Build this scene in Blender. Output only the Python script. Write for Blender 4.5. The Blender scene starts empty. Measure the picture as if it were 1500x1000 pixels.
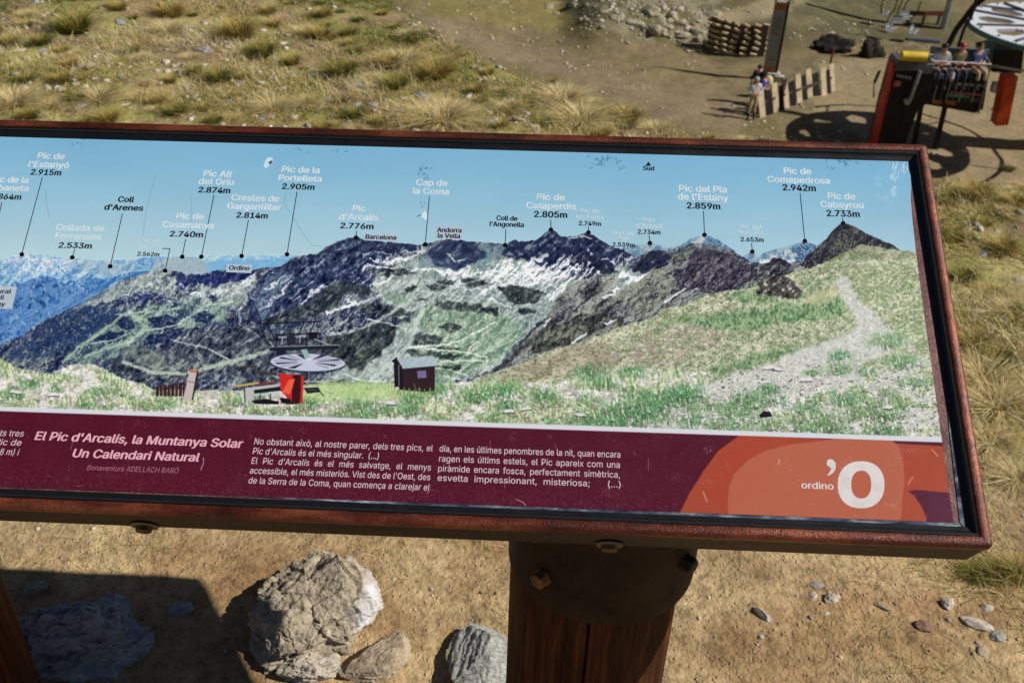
import bpy, bmesh, math, random
import numpy as np
from mathutils import Vector, Matrix, noise as mnoise

SC = bpy.context.scene
COL = SC.collection
PI = math.pi
# ------------------------------------------------------------------ camera, sky, sun, exposure
PITCH, ROLL = math.radians(33.647), math.radians(1.70)
FPX = 1450.0
CF = np.array([0, math.cos(PITCH), -math.sin(PITCH)])
_r = np.array([1.0, 0, 0]); _u = np.cross(_r, CF)
CR = math.cos(ROLL)*_r+math.sin(ROLL)*_u
CU = -math.sin(ROLL)*_r+math.cos(ROLL)*_u
CC = np.array([0, 0, 1.5625])
cam = bpy.data.cameras.new('camera'); camo = bpy.data.objects.new('camera', cam); COL.objects.link(camo)
camo.matrix_world = Matrix(((CR[0], CU[0], -CF[0], CC[0]), (CR[1], CU[1], -CF[1], CC[1]), (CR[2], CU[2], -CF[2], CC[2]), (0, 0, 0, 1)))
cam.sensor_width = 36; cam.lens = FPX/1500*36; cam.shift_x = 13.5/1500; cam.shift_y = -10/1500
cam.clip_start = .05; cam.clip_end = 3000
cam.dof.use_dof = True; cam.dof.focus_distance = 1.30; cam.dof.aperture_fstop = cam.lens/3.2
SC.camera = camo
world = bpy.data.worlds.new('World'); SC.world = world; world.use_nodes = True
SUN = np.array([1.205, -.088, 1.0]); SUN /= np.linalg.norm(SUN)
sun_el = math.asin(SUN[2]); sun_az = math.atan2(SUN[0], SUN[1])
wn = world.node_tree; bg = wn.nodes['Background']
sky = wn.nodes.new('ShaderNodeTexSky'); sky.sky_type = 'NISHITA'; sky.sun_disc = False
sky.sun_elevation = sun_el; sky.sun_rotation = sun_az; sky.altitude = 2400; sky.dust_density = .3
wn.links.new(sky.outputs[0], bg.inputs[0]); bg.inputs[1].default_value = .05
sl = bpy.data.lights.new('sun', 'SUN'); sl.energy = 5.0; sl.angle = math.radians(.5); sl.color = (1, .95, .87)
so = bpy.data.objects.new('sun', sl); COL.objects.link(so); so.location = (20, -5, 30)
so.rotation_euler = Vector(SUN).to_track_quat('Z', 'Y').to_euler()
SC.view_settings.view_transform = 'Standard'; SC.view_settings.look = 'None'
SC.view_settings.exposure = -.05; SC.view_settings.gamma = 1; SC.view_settings.use_curve_mapping = False

# ------------------------------------------------------------------ survey helpers
def ray(px, py): return CF+CR*(px-736.5)/FPX-CU*(py-490)/FPX
def on_y(px, py, Y): d = ray(px, py); return CC+d*(Y/d[1])
def on_z(px, py, z): d = ray(px, py); return CC+d*((z-CC[2])/d[2])
def prj(P):
    q = np.asarray(P, float)-CC; z = q@CF; z = np.where(z < .05, .05, z)
    return 736.5+FPX*(q@CR)/z, 490-FPX*(q@CU)/z
# ------------------------------------------------------------------ object helpers
def tag(o, label=None, cat=None, group=None, kind=None):
    if label: o['label'] = label
    if cat: o['category'] = cat
    if group: o['group'] = group
    if kind: o['kind'] = kind
    return o
def empty(name, loc=(0, 0, 0), rz=0, label=None, cat=None, group=None):
    o = bpy.data.objects.new(name, None); COL.objects.link(o); o.location = loc; o.rotation_euler = (0, 0, rz)
    o.empty_display_size = .2
    return tag(o, label, cat, group)
def link(name, me, mat=None, parent=None, smooth=False):
    if mat is not None and not me.materials: me.materials.append(mat)
    if smooth: me.polygons.foreach_set('use_smooth', [True]*len(me.polygons))
    o = bpy.data.objects.new(name, me); COL.objects.link(o)
    if parent is not None: o.parent = parent
    return o
def mesh(name, vs, fs):
    me = bpy.data.meshes.new(name); me.from_pydata([tuple(map(float, v)) for v in vs], [], fs); me.update(); return me
class MB:
    def __init__(s): s.v = []; s.f = []
    def add(s, vs, fs):
        n = len(s.v); s.v += [tuple(map(float, v)) for v in vs]; s.f += [tuple(i+n for i in f) for f in fs]; return s
    def box(s, c, d, R=None, ch=0.0):
        hx, hy, hz = d[0]/2, d[1]/2, d[2]/2
        if ch:
            bm = bmesh.new(); bmesh.ops.create_cube(bm, size=1); bmesh.ops.scale(bm, vec=d, verts=bm.verts)
            bmesh.ops.bevel(bm, geom=bm.edges[:], offset=ch, segments=2, affect='EDGES', profile=.7)
            bm.verts.index_update(); vs = [v.co.copy() for v in bm.verts]; fs = [tuple(v.index for v in f.verts) for f in bm.faces]; bm.free()
        else:
            vs = [Vector((x*hx, y*hy, z*hz)) for x in (-1, 1) for y in (-1, 1) for z in (-1, 1)]
            fs = [(0, 1, 3, 2), (4, 6, 7, 5), (0, 4, 5, 1), (2, 3, 7, 6), (0, 2, 6, 4), (1, 5, 7, 3)]
        if R is not None: vs = [R@v for v in vs]
        return s.add([v+Vector(c) for v in vs], fs)
    def bar(s, a, b, w, h=None, up=(0, 0, 1), ch=0.0):
        a = Vector(a); b = Vector(b); h = h or w; x = (b-a); L = x.length; x.normalize(); u = Vector(up)
        if abs(x.dot(u)) > .97: u = Vector((0, 1, 0))
        y = u.cross(x).normalized(); z = x.cross(y)
        R = Matrix((x, y, z)).transposed(); return s.box((a+b)/2, (L, w, h), R, ch)
    def tube(s, pts, r, n=10, r2=None, cap=True):
        pts = [Vector(p) for p in pts]; m = len(pts); rings = []; prev = None
        for i, p in enumerate(pts):
            t = (pts[min(i+1, m-1)]-pts[max(i-1, 0)]).normalized()
            u = Vector((0, 0, 1)) if abs(t.z) < .95 else Vector((1, 0, 0))
            if prev is not None: u = prev
            a = (u-t*u.dot(t)).normalized(); prev = a; b = t.cross(a)
            rr = r+(r2-r)*i/(m-1) if r2 is not None else r
            rings.append([p+(a*math.cos(k*2*PI/n)+b*math.sin(k*2*PI/n))*rr for k in range(n)])
        vs = [q for R_ in rings for q in R_]
        fs = [(i*n+k, i*n+(k+1) % n, (i+1)*n+(k+1) % n, (i+1)*n+k) for i in range(m-1) for k in range(n)]
        if cap: fs += [tuple(range(n))[::-1], tuple((m-1)*n+k for k in range(n))]
        return s.add(vs, fs)
    def lathe(s, prof, n=24, axis=Matrix.Identity(4)):
        vs = [axis@Vector((r*math.cos(k*2*PI/n), r*math.sin(k*2*PI/n), z)) for r, z in prof for k in range(n)]
        m = len(prof); fs = [(i*n+k, i*n+(k+1) % n, (i+1)*n+(k+1) % n, (i+1)*n+k) for i in range(m-1) for k in range(n)]
        fs += [tuple(range(n))[::-1], tuple((m-1)*n+k for k in range(n))]
        return s.add(vs, fs)
    def prism(s, pts, y0, y1):
        n = len(pts); vs = [(x, y0, z) for x, z in pts]+[(x, y1, z) for x, z in pts]
        return s.add(vs, [tuple(range(n))[::-1], tuple(range(n, 2*n))]+[(i, (i+1) % n, n+(i+1) % n, n+i) for i in range(n)])
    def mesh(s, name):
        me = mesh(name, s.v, s.f); bm = bmesh.new(); bm.from_mesh(me); bmesh.ops.recalc_face_normals(bm, faces=bm.faces); bm.to_mesh(me); bm.free(); return me
    def build(s, name, mat, parent=None, smooth=False): return link(name, s.mesh(name), mat, parent, smooth)
def smooth_by_angle(o, deg=35):
    me = o.data; me.polygons.foreach_set('use_smooth', [True]*len(me.polygons))
    bm = bmesh.new(); bm.from_mesh(me); a = math.radians(deg)
    for e in bm.edges:
        if len(e.link_faces) == 2 and e.link_faces[0].normal.angle(e.link_faces[1].normal, 0) > a: e.smooth = False
    bm.to_mesh(me); bm.free(); return o
def copy_thing(root, loc=None, rz=None, scale=None):
    def cp(o, par):
        c = o.copy(); COL.objects.link(c)
        if par is not None: c.parent = par
        for k in [x for x in list(o.children)]: cp(k, c)
        return c
    c = cp(root, None)
    if loc is not None: c.location = loc
    if rz is not None: c.rotation_euler = (0, 0, rz)
    if scale is not None: c.scale = scale if hasattr(scale, '__len__') else (scale,)*3
    return c
# ------------------------------------------------------------------ materials
def lin(r, g, b): return tuple(((c/255)/12.92 if c/255 <= .04045 else ((c/255+.055)/1.055)**2.4) for c in (r, g, b))
class NT:
    def __init__(s, name):
        s.m = bpy.data.materials.new(name); s.m.use_nodes = True; s.t = s.m.node_tree; s.b = s.t.nodes['Principled BSDF']
        s.tc = s.t.nodes.new('ShaderNodeTexCoord')
    def n(s, typ, **kw):
        nd = s.t.nodes.new('ShaderNode'+typ)
        for k, v in kw.items():
            if k.startswith('i_'):
                key = k[2:]; key = int(key) if key.isdigit() else key.replace('_', ' ')
                if isinstance(v, bpy.types.NodeSocket): s.t.links.new(v, nd.inputs[key])
                else: nd.inputs[key].default_value = v
            else: setattr(nd, k, v)
        return nd
    def noise(s, scale, detail=4, rough=.6, vec=None, dist=0.0, stretch=None):
        v = vec or s.tc.outputs['Object']
        if stretch: v = s.n('Mapping', i_Vector=v, i_Scale=stretch).outputs[0]
        return s.n('TexNoise', i_Vector=v, i_Scale=scale, i_Detail=detail, i_Roughness=rough, i_Distortion=dist).outputs[0]
    def ramp(s, fac, *stops):
        r = s.n('ValToRGB', i_Fac=fac); cr = r.color_ramp
        while len(cr.elements) < len(stops): cr.elements.new(.5)
        for e, (p, c) in zip(cr.elements, stops): e.position = p; e.color = tuple(c)+(1,) if hasattr(c, '__len__') else (c, c, c, 1)
        return r.outputs[0]
    def mix(s, fac, a, b, bt='MIX'):
        nd = s.t.nodes.new('ShaderNodeMix'); nd.data_type = 'RGBA'; nd.blend_type = bt
        for i, v in ((0, fac), (6, a), (7, b)):
            if isinstance(v, bpy.types.NodeSocket): s.t.links.new(v, nd.inputs[i])
            else: nd.inputs[i].default_value = (tuple(v)+(1,) if hasattr(v, '__len__') and len(v) == 3 else v)
        return nd.outputs[2]
    def math(s, op, a, b=0.0):
        nd = s.t.nodes.new('ShaderNodeMath'); nd.operation = op
        for i, v in ((0, a), (1, b)):
            if isinstance(v, bpy.types.NodeSocket): s.t.links.new(v, nd.inputs[i])
            else: nd.inputs[i].default_value = v
        return nd.outputs[0]
    def col(s, c): s._set('Base Color', c)
    def _set(s, k, c):
        if isinstance(c, bpy.types.NodeSocket): s.t.links.new(c, s.b.inputs[k])
        else: s.b.inputs[k].default_value = tuple(c)+(1,) if hasattr(c, '__len__') and len(c) == 3 else c
    def bump(s, h, strength=.5, dist=.01, normal=None):
        b = s.n('Bump', i_Height=h, i_Strength=strength, i_Distance=dist)
        if normal is not None: s.t.links.new(normal, b.inputs['Normal'])
        s.t.links.new(b.outputs[0], s.b.inputs['Normal']); return b.outputs[0]
def simple(name, c1, c2=None, scale=8, rough=.6, metal=0.0, bs=0.15, bd=.004, stretch=None, spec=.5, detail=5, lo=.38, hi=.62):
    m = NT(name); c2 = c2 or tuple(x*.7 for x in c1)
    f = m.noise(scale, detail, .65, stretch=stretch); m.col(m.ramp(f, (lo, c2), (hi, c1)))
    m._set('Roughness', m.ramp(f, (.3, min(1, rough+.12)), (.7, max(0, rough-.1)))); m._set('Metallic', metal); m._set('Specular IOR Level', spec)
    m.bump(m.noise(scale*4, 4, .7, stretch=stretch), bs, bd); return m.m
# ------------------------------------------------------------------ value noise (for terrain and for the printed panorama)
_tabs = {}
def _tab(s):
    if s not in _tabs: _tabs[s] = np.random.RandomState(s).rand(256, 256).astype(np.float32)
    return _tabs[s]
def _vn(x, y, s):
    xi = np.floor(x).astype(np.int32); yi = np.floor(y).astype(np.int32)
    fx = x-xi; fy = y-yi
    fx = fx*fx*(3-2*fx); fy = fy*fy*(3-2*fy)
    T = _tab(s).ravel(); xa = xi & 255; xb = (xi+1) & 255; ya = (yi & 255)*256; yb = ((yi+1) & 255)*256
    return (T[ya+xa]*(1-fx)+T[ya+xb]*fx)*(1-fy)+(T[yb+xa]*(1-fx)+T[yb+xb]*fx)*fy
def fbm(x, y, o=4, s=1, r=.55):
    x = np.asarray(x); y = np.asarray(y)
    t = 0; a = 1; n = 0
    for k in range(o):
        t = t+a*_vn(x+17.3*k, y+9.1*k, s+k); n += a; a *= r; x = x*2.03; y = y*2.03
    return t/n
def sst(a, b, v):
    t = np.clip((v-a)/(b-a), 0, 1); return t*t*(3-2*t)
def inpoly(pts, x, y):
    p = np.array(pts, float); ins = np.zeros(np.shape(x), bool); d = np.full(np.shape(x), 1e9)
    for (ax, ay), (bx, by) in zip(p, np.roll(p, -1, 0)):
        c = (ay > y) != (by > y); xx = (bx-ax)*(y-ay)/((by-ay) if by != ay else 1e-9)+ax; ins ^= c & (x < xx)
        L = (bx-ax)**2+(by-ay)**2+1e-9; t = np.clip(((x-ax)*(bx-ax)+(y-ay)*(by-ay))/L, 0, 1)
        d = np.minimum(d, np.hypot(x-ax-t*(bx-ax), y-ay-t*(by-ay)))
    return np.where(ins, d, -d)
# ================================================================== TERRAIN
VZ = -12.6
EDGE = np.array([(-14, 15), (-6, 12.5), (-3, 9.6), (-1.5, 7.4), (-.75, 5.9), (-.35, 5.2), (0, 4.75), (.32, 4.38), (.59, 4.12), (.85, 4.0), (1.2, 3.86), (1.66, 3.60), (1.95, 3.62), (2.6, 3.8), (4, 4.4), (8, 6.5), (14, 9)])
def terr(x, y, fine=True):
    x = np.asarray(x, float); y = np.asarray(y, float)
    ye = np.interp(x, EDGE[:, 0], EDGE[:, 1])+(fbm(x*1.6, x*0+y*.3, 3, 201)-.5)*.5
    near = (fbm(x*.9, y*.9, 3, 205)-.5)*.10*sst(1.6, 3.0, y)
    near = near-.02*sst(2.0, 3.2, y)*np.clip(y-2, 0, 9)-.03*np.clip(x, -3, 6)*sst(2, 4, y)
    if fine: near = near+(fbm(x*9, y*9, 3, 209)-.5)*.030*(.25+.75*sst(1.7, 2.4, y))+(fbm(x*30, y*30, 2, 213)-.5)*.006
    d = y-ye
    val = VZ+.085*np.clip(9-x, 0, 40)*sst(20, 30, y)+(fbm(x*.12, y*.12, 4, 221)-.5)*1.0*sst(14, 4, x)+(fbm(x*.9, y*.9, 3, 223)-.5)*.14
    # bank with the outcrop beyond the track, and gentle far rise
    val = val+.16*np.clip(y-50, 0, 70)+.30*np.clip(y-130, 0, 400)+.02*np.clip(y-60, 0, 600)+sst(60, 300, y)*(fbm(x*.01, y*.01, 4, 227)-.5)*90
    val = val+sst(44.5, 47.5, y-.16*(x-9)+(fbm(x*.3, y*.0, 2, 229)-.5)*2)*sst(2.0, 4.5, x)*sst(20, 11.5, x)*1.1
    val = val+np.clip(-y-10, 0, 200)*.25+np.clip(np.abs(x)-60, 0, 300)*.15
    fall = near-.66*np.maximum(d, 0)-.03*np.maximum(d, 0)**.5+.12*sst(-1.2, 0, d)*sst(1.2, 0, d)*0
    z = np.where(d > 0, np.maximum(fall, val), near)
    k = 1.5; dd = np.clip((fall-val)/k, -1, 1)        # soften the foot of the slope
    z = np.where((d > 0) & (np.abs(fall-val) < k), z+k*.25*(1-np.abs(dd))**2, z)
    return z
def hit(px, py):
    d = ray(px, py); t = np.concatenate([np.arange(.5, 8, .01), np.arange(8, 90, .06)])
    P = CC[None]+d[None]*t[:, None]; below = P[:, 2] < terr(P[:, 0], P[:, 1]); i = int(np.argmax(below)) if below.any() else len(t)-1
    a = t[max(i-1, 0)]; b = t[i]
    for _ in range(12):
        m = (a+b)/2; q = CC+d*m
        if q[2] < terr(q[0], q[1]): b = m
        else: a = m
    q = CC+d*b; return Vector((q[0], q[1], float(terr(q[0], q[1]))))
def grow(a, b, s0, s1):
    out = [a]; t = a
    while t < b: t += s0*(s1/s0)**((t-a)/(b-a)); out.append(t)
    return out[1:]
xs = np.array([-x for x in grow(14, 600, .5, 60)][::-1]+list(np.arange(-14, -3, .2))+list(np.arange(-3, 2.9, .027))+list(np.arange(2.9, 25, .15))+grow(25, 600, .5, 60))
ys = np.array([-y for y in grow(0, 300, .3, 50)][::-1]+list(np.arange(0, 6.6, .027))+list(np.arange(6.6, 26, .25))+list(np.arange(26, 56, .16))+grow(56, 1200, .5, 60))
GX, GY = np.meshgrid(xs, ys); GZ = terr(GX, GY)
nx, ny = len(xs), len(ys)
me = bpy.data.meshes.new('ground'); V = np.stack([GX, GY, GZ], -1).reshape(-1, 3)
idx = np.arange(nx*ny).reshape(ny, nx); F = np.stack([idx[:-1, :-1], idx[:-1, 1:], idx[1:, 1:], idx[1:, :-1]], -1).reshape(-1, 4)
me.vertices.add(len(V)); me.vertices.foreach_set('co', V.ravel()); me.loops.add(F.size); me.loops.foreach_set('vertex_index', F.ravel())
me.polygons.add(len(F)); me.polygons.foreach_set('loop_start', np.arange(0, F.size, 4)); me.polygons.foreach_set('use_smooth', np.ones(len(F), bool)); me.update()
# ground cover map: what grows or lies where (albedo only)
PX, PY = prj(V); x_, y_ = V[:, 0], V[:, 1]; d_ = y_-np.interp(x_, EDGE[:, 0], EDGE[:, 1])
n1 = fbm(x_*2.2, y_*2.2, 5, 301); n2 = fbm(x_*7, y_*7, 4, 305); n3 = fbm(x_*.35, y_*.35, 4, 309); n4 = fbm(x_*1.4, y_*1.4, 4, 313)
C3 = lambda r, g, b: np.array(lin(r, g, b))
def mixc(a, b, t): return a*(1-t[:, None])+b*t[:, None]
sand = mixc(C3(186, 160, 120), C3(208, 184, 142), n1); sand = mixc(sand, C3(160, 130, 98), sst(.54, .66, n2)*.55)*.93; sand = mixc(sand, C3(158, 124, 88), sst(.50, .62, fbm(x_*3.3, y_*3.3, 4, 331))*.55)
turf = mixc(C3(146, 134, 92), C3(190, 174, 124), n2); turf = turf*.92; turf = mixc(turf, C3(148, 150, 84), sst(.48, .62, n1)*.6); turf = mixc(turf, C3(150, 126, 104), sst(.52, .60, fbm(x_*4, y_*4, 4, 317))*.75)
farc = mixc(C3(178, 164, 126), C3(192, 178, 142), n2); farc = mixc(farc, C3(164, 158, 110), sst(.45, .6, n3)*.8); farc = mixc(farc, C3(180, 164, 138), sst(.5, .62, n4)*.5)
t = sst(1.75, 2.15, y_+(n1-.5)*.6-.25*np.clip(x_-.9, 0, 1)*0)
colr = mixc(sand, turf, t)
colr = mixc(colr, turf, sst(.95, 1.5, x_+(n1-.5)*.7)*sst(.9, 1.3, y_)*.8)
colr = mixc(colr, C3(196, 178, 138), sst(.5, -.1, x_+.35+(n1-.5))*sst(1.45, 1.6, y_)*(1-t)*.7)
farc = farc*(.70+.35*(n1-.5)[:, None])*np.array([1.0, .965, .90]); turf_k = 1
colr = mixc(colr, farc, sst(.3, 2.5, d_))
def cover(pts, c, soft=8, wob=14, a=1.0, gate=None):
    global colr
    sel = np.where((d_ > 1))[0]; wx = (fbm(x_[sel]*.9, y_[sel]*.9, 3, 401)-.5)*wob; wy = (fbm(x_[sel]*.9, y_[sel]*.9, 3, 405)-.5)*wob
    m = sst(-soft, soft, inpoly(pts, PX[sel]+wx, PY[sel]+wy))*a
    if gate is not None: m = m*gate[sel]
    colr[sel] = colr[sel]*(1-m[:, None])+np.asarray(c)*m[:, None]
spk = fbm(x_*1.1, y_*1.1, 4, 411)
cover([(560, -20), (850, -30), (880, 40), (1010, 75), (940, 60), (760, 40), (640, 20)], C3(160, 150, 92), 10, 20, .75)
cover([(600, 20), (640, 30), (760, 70), (960, 120), (1100, 150), (1080, 190), (960, 175), (800, 110), (650, 60)], C3(172, 154, 128), 14, 20, .75)
cover([(770, -30), (1180, -30), (1320, -20), (1400, 20), (1440, 60), (1290, 60), (1170, 70), (1060, 90), (1000, 70), (900, 60), (850, 30)], C3(134, 128, 94), 6, 10, 1)
cover([(1010, 45), (1030, 25), (1085, 10), (1150, -10), (1230, -20), (1120, 30), (1050, 36)], C3(188, 174, 140), 5, 8, .95)
cover([(1030, 90), (1130, 40), (1330, 30), (1440, 70), (1340, 75), (1210, 60), (1130, 90)], C3(120, 112, 84), 8, 14, .9, sst(.35, .5, spk))
cover([(1150, -5), (1300, -30), (1360, 20), (1330, 60), (1180, 45)], C3(112, 110, 82), 6, 12, .8, sst(.40, .5, spk))
cover([(860, 0), (1060, -20), (1040, 60), (960, 68), (880, 40)], C3(190, 182, 156), 6, 10, .6, sst(.48, .56, fbm(x_*1.6, y_*1.6, 3, 419)))
cover([(1200, 90), (1310, 80), (1500, 90), (1520, 300), (1380, 280), (1300, 220), (1190, 160)], C3(190, 172, 138), 8, 10, .85)
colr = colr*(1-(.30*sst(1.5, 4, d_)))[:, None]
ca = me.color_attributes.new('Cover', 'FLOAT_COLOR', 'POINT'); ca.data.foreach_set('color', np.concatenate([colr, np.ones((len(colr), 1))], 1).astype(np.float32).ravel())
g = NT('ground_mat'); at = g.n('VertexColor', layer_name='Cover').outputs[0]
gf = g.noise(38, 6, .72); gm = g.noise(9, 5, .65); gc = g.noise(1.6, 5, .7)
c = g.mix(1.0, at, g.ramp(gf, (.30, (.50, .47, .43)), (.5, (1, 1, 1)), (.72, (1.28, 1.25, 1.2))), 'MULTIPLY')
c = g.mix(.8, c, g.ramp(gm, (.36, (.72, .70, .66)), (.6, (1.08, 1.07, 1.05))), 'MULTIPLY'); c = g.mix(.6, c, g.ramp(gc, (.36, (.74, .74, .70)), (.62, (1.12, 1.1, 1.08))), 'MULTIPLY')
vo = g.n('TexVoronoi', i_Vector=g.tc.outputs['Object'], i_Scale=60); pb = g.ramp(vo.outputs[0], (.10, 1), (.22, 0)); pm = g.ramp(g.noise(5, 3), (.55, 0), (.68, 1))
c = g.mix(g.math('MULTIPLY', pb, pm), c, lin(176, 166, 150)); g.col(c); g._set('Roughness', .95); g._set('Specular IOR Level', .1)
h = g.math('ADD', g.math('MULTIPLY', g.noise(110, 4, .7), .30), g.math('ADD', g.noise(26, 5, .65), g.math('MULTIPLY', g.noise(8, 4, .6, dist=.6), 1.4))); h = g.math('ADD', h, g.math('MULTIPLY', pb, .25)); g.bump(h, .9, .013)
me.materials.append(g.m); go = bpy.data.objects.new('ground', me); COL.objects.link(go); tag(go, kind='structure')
PRINT_GAIN = 1.04
def paint(X, Y):
    """colour of the printed panorama; X, Y = drawing units (one unit ~0.8 mm), Y down"""
    X = X.astype(np.float32); Y = Y.astype(np.float32)
    img = np.zeros(X.shape+(3,), np.float32)
    f = lambda sx, sy, o=4, s=1, rot=0.0, r=.55: fbm((X*np.cos(rot)+Y*np.sin(rot))/sx, (-X*np.sin(rot)+Y*np.cos(rot))/sy, o, s, r)
    w1 = (f(9, 9, 3, 11)-.5)*9; w2 = (f(9, 9, 3, 15)-.5)*9
    Xw = X+w1; Yw = Y+w2
    def put(mask, col, a=1.0):
        m = (mask*a)[..., None].astype(np.float32)
        c = np.asarray(col, np.float32)
        img[...] = img*(1-m)+c*m
    def mix(c0, c1, t):
        t = np.clip(t, 0, 1)[..., None]; return np.asarray(c0, np.float32)*(1-t)+np.asarray(c1, np.float32)*t
    def below(pts, wob=0.0, soft=.8):
        p = np.array(pts, float); e = np.interp(X, p[:, 0], p[:, 1])
        if wob: e = e+(fbm(X/5, X*0, 4, 71)-.5)*wob
        return sst(-soft, soft, Y-e)
    def poly(pts, warp=1.0, soft=1.0):
        p = np.array(pts, float); x0, y0 = p.min(0)-8; x1, y1 = p.max(0)+8
        m = np.zeros(X.shape, np.float32)
        sel = (X > x0) & (X < x1) & (Y > y0) & (Y < y1)
        if not sel.any(): return m
        xs = (X+w1*warp)[sel]; ys = (Y+w2*warp)[sel]
        ins = np.zeros(xs.shape, bool); d = np.full(xs.shape, 1e9, np.float32)
        for (ax, ay), (bx, by) in zip(p, np.roll(p, -1, 0)):
            c = (ay > ys) != (by > ys)
            with np.errstate(all='ignore'): xx = (bx-ax)*(ys-ay)/(by-ay if by != ay else 1e-9)+ax
            ins ^= c & (xs < xx)
            L = (bx-ax)**2+(by-ay)**2+1e-9; t = np.clip(((xs-ax)*(bx-ax)+(ys-ay)*(by-ay))/L, 0, 1)
            d = np.minimum(d, np.hypot(xs-ax-t*(bx-ax), ys-ay-t*(by-ay)))
        sd = np.where(ins, d, -d); m[sel] = sst(-soft, soft, sd); return m
    def stroke(pts, wd, warp=.3, soft=.7, w_end=None):
        p = np.array(pts, float); x0, y0 = p.min(0)-10-wd; x1, y1 = p.max(0)+10+wd
        m = np.zeros(X.shape, np.float32); sel = (X > x0) & (X < x1) & (Y > y0) & (Y < y1)
        if not sel.any(): return m
        xs = (X+w1*warp)[sel]; ys = (Y+w2*warp)[sel]; best = np.full(xs.shape, -1e9, np.float32)
        n = len(p)-1; w_end = wd if w_end is None else w_end
        for i in range(n):
            (ax, ay), (bx, by) = p[i], p[i+1]
            L = (bx-ax)**2+(by-ay)**2+1e-9; t = np.clip(((xs-ax)*(bx-ax)+(ys-ay)*(by-ay))/L, 0, 1)
            ww = wd+(w_end-wd)*(i+t)/n
            best = np.maximum(best, ww/2-np.hypot(xs-ax-t*(bx-ax), ys-ay-t*(by-ay)))
        m[sel] = sst(-soft, soft, best); return m
    # ---- sky
    top = 200+X*.0263; k = np.clip((Y-top)/170, 0, 1.2)
    img[...] = mix((124, 182, 216), (180, 212, 222), k**1.15)+((f(160, 40, 3, 5)-.5)*8)[..., None]
    # ---- textures shared by the layers
    fine = f(2.0, 2.0, 3, 21); mid = f(7, 6, 4, 23); big = f(30, 22, 4, 27)
    diagR = f(26, 4.5, 4, 31, -.62); diagL = f(24, 4.5, 4, 35, .75); diagS = f(9, 2.2, 3, 39, -.9)
    rid = 1-np.abs(2*f(22, 18, 5, 43, .3)-1); rid2 = 1-np.abs(2*f(9, 12, 4, 47, -.4)-1)
    def ridged(xx, yy, o, sd):
        t = 0; a = 1.0; n = 0
        for k in range(o):
            t = t+a*(1-np.abs(2*_vn(xx, yy, sd+k)-1)); n += a; a *= .58; xx = xx*2.05+3.1; yy = yy*2.05+1.7
        return t/n
    def relief(sx, sy, sd, rot, dx=1.6, dy=1.1, o=5):
        c_, s_ = np.cos(rot), np.sin(rot); wx = X+w1*1.6; wy = Y+w2*1.6
        q = lambda ax, ay: ridged((ax*c_+ay*s_)/sx, (-ax*s_+ay*c_)/sy, o, sd)
        return q(wx, wy)-q(wx-dx, wy-dy)
    relA = np.clip(relief(46, 17, 501, -.72, 2.2, 1.0, 4)*7, -1, 1); relB = np.clip(relief(17, 5, 521, .75, 1.4, .9, 4)*7, -1, 1); relC = np.clip(relief(7, 3.2, 541, -.9, .9, .7, 3)*4.5, -1, 1)
    def shade(mask, k=1.0, dark=(16, 24, 58), light=(186, 194, 196)):
        r = np.clip(relA*.75+relB*.5+relC*.45, -1, 1)*k
        put(mask*np.clip(-r, 0, 1)*.85, dark); put(mask*np.clip(r, 0, 1)*.55, light)
    def rockify(base, light, dark, bias=.5):
        t = fine*.16+mid*.34+diagS*.24+diagR*.26
        c = mix(base, light, sst(bias+.02, bias+.16, t)); return c*(1-sst(bias-.02, bias-.12, t)[..., None])+np.asarray(dark, np.float32)*sst(bias-.02, bias-.12, t)[..., None]
    # ---- B far range, pale blue
    farp = [(-900, 402), (-600, 372), (-420, 380), (-260, 365), (-120, 374), (-40, 386), (0, 382.5), (10, 379), (22, 374), (32, 372), (50, 372.5), (70, 374), (83, 376.7), (107, 378), (120, 380), (142, 381.7), (167, 381), (192, 381), (209, 377), (234, 375.4), (265, 377), (295, 376), (325, 374), (355, 375), (380, 374), (420, 373), (450, 374), (700, 380)]
    m = below(farp, 2)
    c = mix((118, 164, 196), (160, 185, 186), sst(.42, .6, mid*.5+diagR*.5))
    c = mix((0, 0, 0), c, np.ones_like(X)); c = c+((fine-.5)*40)[..., None]
    put(m, c)
    put(m*poly([(5, 380), (35, 374), (60, 378), (115, 380), (150, 388), (130, 402), (60, 404), (20, 400)], 1, 6)*sst(.55, .66, rid2*.5+fine*.5), (205, 206, 208), .8)
    put(m*sst(.52, .62, diagR*.6+fine*.4)*sst(375, 392, Y)*sst(330, 250, X), (70, 128, 184), .85)
    put(m*poly([(195, 380), (235, 377), (240, 388), (215, 398), (190, 398), (205, 388)], .7, 2)*sst(.42, .55, fine*.6+mid*.4), (66, 128, 178), .8)
    put(m*poly([(95, 383), (150, 384), (195, 386), (200, 398), (160, 405), (130, 398), (100, 392)], .7, 4), (141, 166, 178), .75)
    # casamanya
    m2 = poly([(228, 380), (240, 378), (265, 376), (290, 378), (312, 390), (330, 402), (220, 402)], .2, 1.5)
    put(m2, mix((128, 150, 166), (150, 166, 172), mid), .95)
    put(below([(300, 384), (330, 381), (400, 380), (450, 377), (500, 380)], 1, 3)*sst(295, 312, X), mix((92, 146, 186), (120, 165, 196), mid*.6+fine*.4))
    # ---- blue mountain left
    blp = [(-900, 470), (-500, 430), (-250, 455), (-120, 425), (-60, 432), (0, 428), (25, 418), (40, 411), (55, 407), (72, 408), (93, 415), (117, 423), (138, 433), (160, 445), (400, 470)]
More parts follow.
